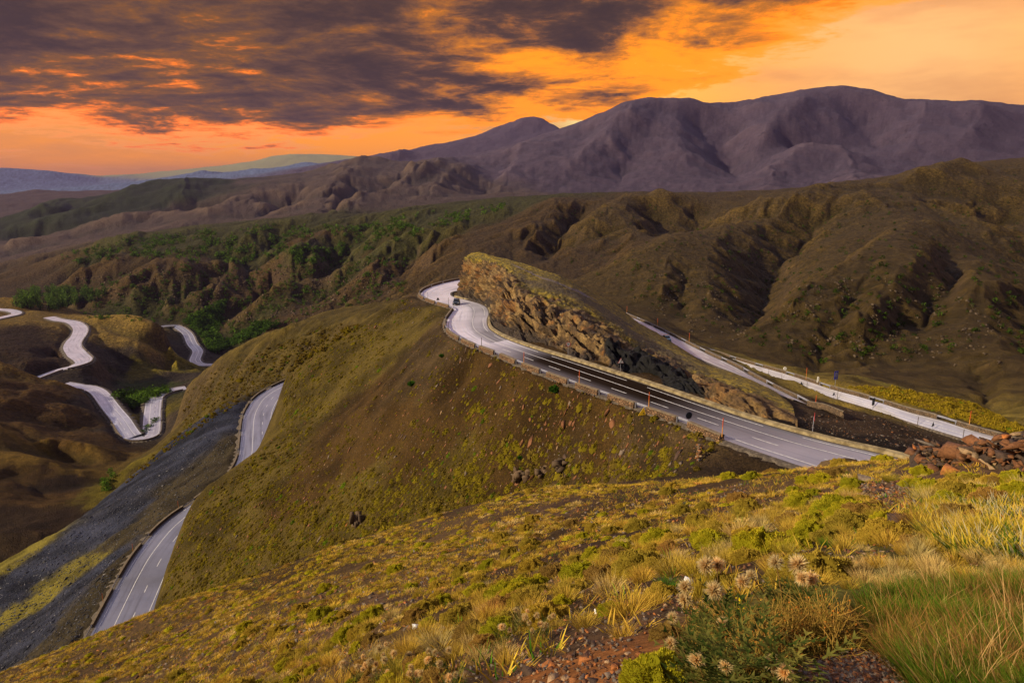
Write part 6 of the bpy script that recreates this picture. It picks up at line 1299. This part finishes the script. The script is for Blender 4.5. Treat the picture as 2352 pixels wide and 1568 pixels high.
stuff('stone_chips', rp, Q+np.array([0, 0, .005]), np.clip(.012+.006*D, .012, .22)*rg.uniform(.5, 1.6, len(Q)), rg.uniform(0, 6.28, len(Q)), rg.choice(10, len(Q), p=[.16, .14, .14, .12, .10, .10, .05, .04, .08, .07]), m_stone, tilt=rg.normal(0, .25, (len(Q), 2)))
# two dark earth mounds poking up behind the crest, in front of the road
for (x, y, wp, lab) in [(1940, 1051, 84, 'pointed brown earth mound in front of the road, the larger'), (1876, 1077, 62, 'pointed brown earth mound on the crest, the smaller')]:
    D = 37.; T_ = W(x, y, D); wv = wp*D/F; bm_ = bmesh.new(); pts_ = [T_, T_+np.array([wv*.35, .1, -.12])]
    for k in range(14): a = k*6.283/14; q = T_+np.array([math.cos(a)*wv*.62*rg.uniform(.9, 1.1), math.sin(a)*wv*.6, -wv*.30]); pts_.append(q); q2 = q.copy(); q2[:2] += (q2[:2]-T_[:2])*1.0; q2[2] = T_[2]-wv*1.3; pts_.append(q2)
    for q in pts_: bm_.verts.new([float(a) for a in q])
    bmesh.ops.convex_hull(bm_, input=bm_.verts); me = bpy.data.meshes.new('earth_mound'); bm_.to_mesh(me); bm_.free(); me.materials.append(simple('mound_earth', (.12, .07, .02), .95, nz=.2, nsc=3)); o = bpy.data.objects.new('earth_mound', me); scene.collection.objects.link(o); tag(o, lab, 'earth mound')
# ruined end of a dry-stone wall beside the pull-off
p = hit([1605], [1058], 50, 120)[0]; arr = []
for k in range(60):
    v = rock(rg, .4, STC[rg.choice(['pale tan', 'rust-brown', 'grey', 'orange'])], 10); z = k/60*2.0; arr.append((v[0]*rg.uniform(.35, .6)+np.array([rg.normal(0, .12), rg.uniform(-.9, .9)*(1-z/3), z]), v[1], v[2]))
if not np.isnan(p[0]): o = arr_obj('ruined_wall', merge(*arr), m_stone); o.location = [float(q) for q in p]; tag(o, 'ruined end of a dry stone wall beside the brown pull-off', 'ruined wall')
# litter
m_lit = simple('white_plastic', (.75, .76, .80), .4)
for x, y, s, lab in [(1582, 1338, .16, 'crumpled white plastic scrap behind the thistles'), (953, 1443, .22, 'white scrap lying left of centre in the grass'), (1372, 1408, .10, 'bluish white scrap near the middle golden tuft')]:
    p = hit([x], [y], 1.3, 60)[0]; v = rock(rg, .6, (.8, .8, .85), 12); o = new_mesh('litter_scrap', v[0]*s, v[1], [m_lit]); o.location = [float(q) for q in p+np.array([0, 0, s*.2])]; tag(o, lab, 'litter')
# ---------------------------------------------------------------- spur slope: low plants and stones (past counting)
SL = [(975, 692), (1030, 745), (1055, 790), (1180, 833), (1330, 892), (1400, 920), (1500, 952), (1600, 985), (1660, 1010), (1600, 1085), (1400, 1110), (1200, 1135), (1000, 1190), (810, 1255), (600, 1338), (362, 1398), (390, 1300), (440, 1162), (550, 1072), (640, 998), (655, 872), (720, 805), (850, 742), (920, 690)]
x, y = poly_pts(SL, 60000, 51); Q = hit(x, y, 55, 330, 260); okq = ~np.isnan(Q[:, 0]); x, y, Q = x[okq], y[okq], Q[okq]
ch = .5*np.sin(x*.012+y*.02)+3.4*noise2(x/70, y/40, 71)+2.4*noise2(x/20, y/12, 72)
lowb = np.clip((y-np.interp(x, [360, 800, 1200, 1600], [1180, 1060, 1030, 1060]))/90, -1, 1.2); leftb = np.clip((np.interp(y, [690, 900, 1100, 1400], [990, 820, 760, 700])-x)/90, -.5, 1.2)
dens_ = ch*.40+np.maximum(lowb, leftb)*.9-.38; kp = rg.random(len(x)) < np.clip(.28+dens_*.6, .05, 1); x, y, Q = x[kp], y[kp], Q[kp]; 
dp = [dome(.26, .16, 40, .09, *c_, rg, 8, 3, .8) for c_ in (((.22, .165, .014), (.38, .28, .025)), ((.16, .11, .02), (.28, .19, .035)), ((.12, .17, .010), (.19, .26, .018)))]
stuff('slope_scrub', dp, Q, rg.lognormal(-.30, .50, len(Q)).clip(.3, 2.4), rg.uniform(0, 6.28, len(Q)), rg.choice(3, len(Q), p=[.50, .46, .04]), m_plant, (1+.22*rg.normal(0, 1, (len(Q), 1))).clip(.5, 1.5)*np.ones(3), slope_at(Q[:, 0], Q[:, 1], 1.5)*.7); print('slope scrub', len(Q))
x, y = poly_pts(SL, 16000, 52); Q = hit(x, y, 55, 330, 260); Q = Q[~np.isnan(Q[:, 0])][:3600]
stuff('slope_stones', rp, Q+np.array([0, 0, .03]), rg.lognormal(-1.5, .65, len(Q)).clip(.08, 1.4), rg.uniform(0, 6.28, len(Q)), rg.choice(10, len(Q), p=[.20, .16, .25, .20, .05, .05, .01, .01, .04, .03]), m_stone, tilt=slope_at(Q[:, 0], Q[:, 1], 1.5))
# rock ledges breaking the lower part of the brown slope
for j_, (x, y, wp, hp, lab) in enumerate([(822, 1205, 30, 60, 'dark rock pillar low on the brown slope, the leftmost ledge'), (850, 1230, 34, 34, 'squat rock ledge right of the rock pillar'), (1205, 1095, 44, 34, 'brown rock ledge low on the slope near the crest, left one'), (1250, 1088, 36, 30, 'brown rock ledge in the middle of three on lower slope'), (1300, 1075, 50, 26, 'stony ledge right of the other two on lower slope')]):
    p = hit([x], [y], 55, 330)[0]; D = p[1]*CP-p[2]*SP; ar = []
    for k in range(16):
        v = rock(rg, 1.0, tuple(np.array((.11, .072, .042))*rg.uniform(.6, 1.3)), 14); sx_ = wp*D/F*.45; v0 = v[0]*np.array([sx_, sx_, hp*D/F*.45])*rg.uniform(.6, 1.3)
        ar.append((v0+np.array([rg.uniform(-.5, .5)*wp*D/F, rg.uniform(-.2, .5)*wp*D/F, rg.uniform(-.3, .3)*hp*D/F]), v[1], v[2]))
    o = arr_obj('rock_ledge', merge(*ar), m_stone); o.location = [float(q) for q in p]; tag(o, lab, 'rock ledge')
# scree bank stones and black ground stones
x, y = poly_pts([(0, 1310), (120, 1240), (320, 1100), (560, 930), (545, 1000), (500, 1085), (300, 1250), (180, 1460), (120, 1568), (0, 1568)], 24000, 53); Q = hit(x, y, 120, 340, 220); Q = Q[~np.isnan(Q[:, 0])][:9000]
sc_ = [rock(rg, .35, c_, 9) for c_ in ((.08, .085, .125), (.035, .037, .055), (.22, .21, .24), (.020, .020, .028))]
stuff('scree_stones', sc_, Q+np.array([0, 0, .03]), rg.lognormal(-.75, .5, len(Q)).clip(.15, 1.8), rg.uniform(0, 6.28, len(Q)), rg.choice(4, len(Q), p=[.33, .35, .10, .22]), m_stone, tilt=slope_at(Q[:, 0], Q[:, 1], 1.5))
x, y = poly_pts([(1830, 960), (1950, 940), (2150, 1000), (2240, 1035), (2100, 1035), (1950, 1005), (1860, 985)], 2400, 54); Q = hit(x, y, 50, 140, 220); Q = Q[~np.isnan(Q[:, 0])][:700]
stuff('ground_stones', rp, Q+np.array([0, 0, .02]), rg.lognormal(-1.7, .5, len(Q)).clip(.08, .6), rg.uniform(0, 6.28, len(Q)), rg.choice(10, len(Q), p=[.1, .1, .15, .15, .15, .15, .02, .02, .08, .08]), m_stone)
x, y = poly_pts([(1950, 888), (2050, 890), (2160, 912), (2240, 925), (2352, 985), (2352, 1000), (2240, 972), (2100, 930), (2000, 903)], 9000, 56); Q = hit(x, y, 60, 300, 300); Q = Q[~np.isnan(Q[:, 0])][:4500]
stuff('bank_grass', dp, Q, rg.lognormal(.1, .4, len(Q)), rg.uniform(0, 6.28, len(Q)), rg.choice(3, len(Q), p=[.75, .20, .05]), m_plant, np.ones((len(Q), 3)))
x, y = poly_pts([(840, 745), (740, 748), (640, 790), (500, 845), (430, 900), (420, 990), (320, 1070), (290, 1110), (420, 1010), (540, 930), (620, 885), (660, 860), (760, 790)], 9000, 57); Q = hit(x, y, 200, 560, 300); Q = Q[~np.isnan(Q[:, 0])][:3500]
stuff('bank_grass', dp, Q, rg.lognormal(.5, .5, len(Q)), rg.uniform(0, 6.28, len(Q)), rg.choice(3, len(Q), p=[.45, .50, .05]), m_plant, np.ones((len(Q), 3))*.75)
# ---------------------------------------------------------------- green clumps on the middle hills and in the valley
def clump(n_, r, h, cA, cB): 
    d = rg.normal(0, 1, (n_, 3)); d /= np.linalg.norm(d, axis=1)[:, None]; P = d*np.array([r, r, h])*rg.uniform(.55, 1, (n_, 1))+np.array([0, 0, h*.8]); a = rg.normal(0, r*.35, (n_, 3)); b = rg.normal(0, r*.35, (n_, 3)); m_ = rg.random((n_, 1)); c_ = np.array(cA)*(1-m_)+np.array(cB)*m_
    return np.stack([P, P+a, P+b], 1).reshape(-1, 3), np.arange(n_*3).reshape(-1, 3), np.repeat(c_, 3, 0)
gcl = [clump(26, 1., .8, (.035, .080, .010), (.10, .17, .022)) for _ in range(3)]; 
def clumps(name, poly, n_, s0, s1, seed, d0, d1, nsf=0., pr_=None, zs=1., cm=1.):
    x, y = poly_pts(poly, n_*3, seed)
    if nsf: m_ = fbm2(x/nsf, y/(nsf*.6), 3, seed) > .02; x, y = x[m_], y[m_]
    x, y = x[:n_], y[:n_]; Q = hit(x, y, d0, d1, 420); Q = Q[~np.isnan(Q[:, 0])]; s = rg.uniform(s0, s1, len(Q))
    return stuff(name, pr_ or gcl, Q, s, rg.uniform(0, 6.28, len(Q)), rg.integers(0, len(pr_ or gcl), len(Q)), m_plant, np.ones((len(Q), 3))*cm*(1+.25*rg.normal(0, 1, (len(Q), 1))).clip(.5, 1.6), szz=s*zs)
clumps('hillside_scrub', [(120, 590), (320, 541), (500, 526), (650, 516), (820, 520), (980, 484), (1050, 489), (1160, 468), (1150, 490), (1020, 520), (900, 560), (760, 600), (620, 620), (560, 610), (420, 600), (300, 590), (200, 610)], 2600, 1.8, 4.2, 61, 600, 1900, 45.)
clumps('hillside_scrub', [(180, 650), (420, 600), (620, 620), (760, 600), (940, 580), (930, 680), (800, 730), (600, 780), (420, 745), (180, 730)], 1500, 1.2, 2.8, 62, 600, 1700, 30., cm=.85)
clumps('hillside_scrub', [(1200, 480), (1450, 470), (1700, 480), (1900, 470), (2352, 400), (2352, 900), (2150, 860), (1900, 840), (1650, 770), (1450, 680), (1300, 600)], 900, .6, 1.8, 67, 300, 1300, 26., cm=.42)
tree_p = [merge(clump(34, .30, .72, (.045, .09, .016), (.14, .21, .04)), stem_arr((0, 0, -.1), (0, 0, .7), .05, (.05, .04, .03), rg, .02, 3, 4)) for _ in range(4)]
clumps('poplar_grove', [(20, 694), (60, 672), (130, 668), (190, 666), (245, 676), (225, 690), (165, 702), (125, 714), (60, 710), (30, 704)], 620, 5., 14., 63, 900, 1500, 22., tree_p)
clumps('valley_thicket', [(420, 742), (450, 722), (490, 704), (520, 692), (512, 722), (500, 760), (515, 790), (560, 760), (600, 742), (640, 745), (600, 768), (520, 802), (488, 812), (468, 782), (450, 760)], 800, 2.2, 5., 64, 700, 1300)
clumps('valley_thicket', [(255, 910), (300, 902), (380, 893), (400, 900), (350, 915), (330, 930), (305, 940), (290, 925)], 230, 1.5, 3.6, 65, 480, 900)
clumps('valley_thicket', [(315, 998), (345, 975), (362, 958), (364, 968), (345, 990), (325, 1005)], 26, 1.0, 2.2, 66, 400, 800); clumps('valley_thicket', [(233, 1128), (236, 1100), (262, 1078), (266, 1090), (248, 1128)], 26, 1.0, 2.0, 67, 250, 700)
# lone dark green bush on the brown slope and green patches below the parapet
for x, y, wp, lab in [(946, 882, 17, 'lone dark green round bush on the brown slope'), (1275, 893, 26, 'bright green grass patch below the parapet, right of centre'), (1195, 1050, 12, 'tiny dark green bush low on the brown slope'), (1015, 820, 12, 'small bright green bush near the bend, lower one'), (1085, 795, 9, 'small bright green bush just below the bend parapet')]:
    p = hit([x], [y], 55, 330)[0]; D = p[1]*CP-p[2]*SP; s = wp*D/F/2; d_ = arr_obj('green_bush', dome(s, s*.8, 300, s*.3, (.025, .075, .008), (.06, .14, .015), rg), m_plant); d_.location = [float(q) for q in p]; tag(d_, lab, 'bush')
mrk = [rock(rg, .7, c_, 11) for c_ in ((.070, .046, .026), (.045, .031, .019), (.10, .072, .045))]
for poly, n_, s0, s1, sd, d0, d1 in [([(1400, 660), (1650, 600), (1750, 640), (1720, 790), (1600, 770)], 260, .7, 3., 91, 300, 900), ([(1800, 640), (2150, 640), (2300, 700), (2300, 850), (2100, 830), (1900, 820), (1780, 780)], 420, .6, 2.6, 92, 250, 800), ([(150, 640), (500, 600), (900, 600), (900, 690), (700, 750), (450, 730)], 900, 1.2, 5., 93, 600, 1500), ([(420, 940), (640, 800), (840, 750), (640, 870), (520, 925), (410, 1000)], 500, .5, 1.8, 94, 300, 520)]:
    x, y = poly_pts(poly, n_*5, sd); m_ = fbm2(x/35, y/35, 4, sd) > .12; x, y = x[m_][:n_], y[m_][:n_]; Q = hit(x, y, d0, d1, 420); Q = Q[~np.isnan(Q[:, 0])]
    stuff('hillside_rocks', mrk, Q, rg.uniform(s0, s1, len(Q)), rg.uniform(0, 6.28, len(Q)), rg.integers(0, 3, len(Q)), m_stone)
# village specks at the foot of the big mountain
m_adobe = simple('adobe_wall', (.42, .32, .25), .9); m_flat = simple('flat_roof', (.30, .24, .20), .9); m_win = simple('dark_window', (.02, .02, .02), .5)
for i, (x, y) in enumerate([(1912, 430), (1921, 434), (1932, 431), (1941, 436), (1950, 432), (1960, 437), (1968, 433), (1936, 441), (1953, 441)]):
    p = hit([x], [y], 1500, 4500, 500)[0]
    if np.isnan(p[0]): continue
    e = empty('house', [float(q) for q in p], rg.uniform(-.4, .4)); wv, dv, hv = rg.uniform(9, 15), rg.uniform(7, 10), rg.uniform(4, 7)
    bx_ = lambda nm, x0, x1, y0, y1, z0, z1, m_: loft(nm, [[(x0, y0, z), (x1, y0, z), (x1, y1, z), (x0, y1, z)] for z in (z0, z1)], [m_])
    put([bx_('wall', -wv/2, wv/2, -dv/2, dv/2, -3, hv, m_adobe), bx_('roof', -wv/2-.3, wv/2+.3, -dv/2-.3, dv/2+.3, hv, hv+.5, m_flat), bx_('window', -wv*.25, -wv*.1, -dv/2-.05, -dv/2+.1, 1, 2.4, m_win), bx_('window', wv*.1, wv*.25, -dv/2-.05, -dv/2+.1, 1, 2.4, m_win)], e)
    tag(e, '%s tiny pale house from the left in the far village' % ORD[i], 'house', 'houses of the far village')
for d_ in list(near_t.values())+list(near_c.values())+list(near_r.values()):
    for o in d_: bpy.data.objects.remove(o)

# ---- labels that would repeat say where the thing stands in its row
from collections import defaultdict
bpy.context.view_layer.update()
by = defaultdict(list)
for o in scene.objects:
    if o.parent is None and o.get('label') and o.get('category'): by[o['label']].append(o)
for lb, os_ in by.items():
    if len(os_) < 2: continue
    os_.sort(key=lambda o: float(proj(np.array(o.location[:]))[0])); n_ = len(os_)
    for i, o in enumerate(os_):
        o['label'] = lb+', '+('leftmost' if i == 0 else 'rightmost' if i == n_-1 else (ORD[i] if i < 15 else ORD[n_-1-i] if n_-1-i < 30 else ORD[i] if i < 30 else str(i+1)+'th')+(' from left' if i < 15 or n_-1-i >= 30 else ' from right'))
import re
for o in scene.objects:
    if o.get('label'):
        for a_, b_ in ((' beside the olive grass dome', ' by the olive dome'), (' in the streak of chips at the centre of the hill', ' in the central chip streak'), (' on bare earth at the picture bottom', ' on bare earth at bottom'), (' on bare earth at picture bottom', ' on bare earth at bottom'), (' grass tuft close by', ' tuft close by')):
            if len(re.findall(r'[A-Za-z0-9]+', o['label'])) > 16: o['label'] = o['label'].replace(a_, b_)
        if len(re.findall(r'[A-Za-z0-9]+', o['label'])) > 16: print('LONG', o['label'])
# ================================================================== HAZE
def haze_box(x0, x1, y0, y1, z0, z1, dens):
    v_ = np.array([[x, y, z] for x in (x0, x1) for y in (y0, y1) for z in (z0, z1)], float)
    f_ = np.array([[0, 1, 3, 2], [4, 6, 7, 5], [0, 4, 5, 1], [2, 3, 7, 6], [0, 2, 6, 4], [1, 5, 7, 3]])
    mh = bpy.data.materials.new('haze_air'); mh.use_nodes = True; g = NT(mh.node_tree)
    pv = g.n('ShaderNodeVolumePrincipled'); pv.inputs['Color'].default_value = (.20, .155, .34, 1); pv.inputs['Density'].default_value = dens; pv.inputs['Anisotropy'].default_value = .2
    o_ = g.n('ShaderNodeOutputMaterial'); g.t.links.new(pv.outputs[0], o_.inputs['Volume'])
    o = new_mesh('haze', v_, f_, [mh]); tag(o, kind='stuff'); return o
haze_box(-24500, 24500, -24500, 24500, -2500, 930, 1/25000)
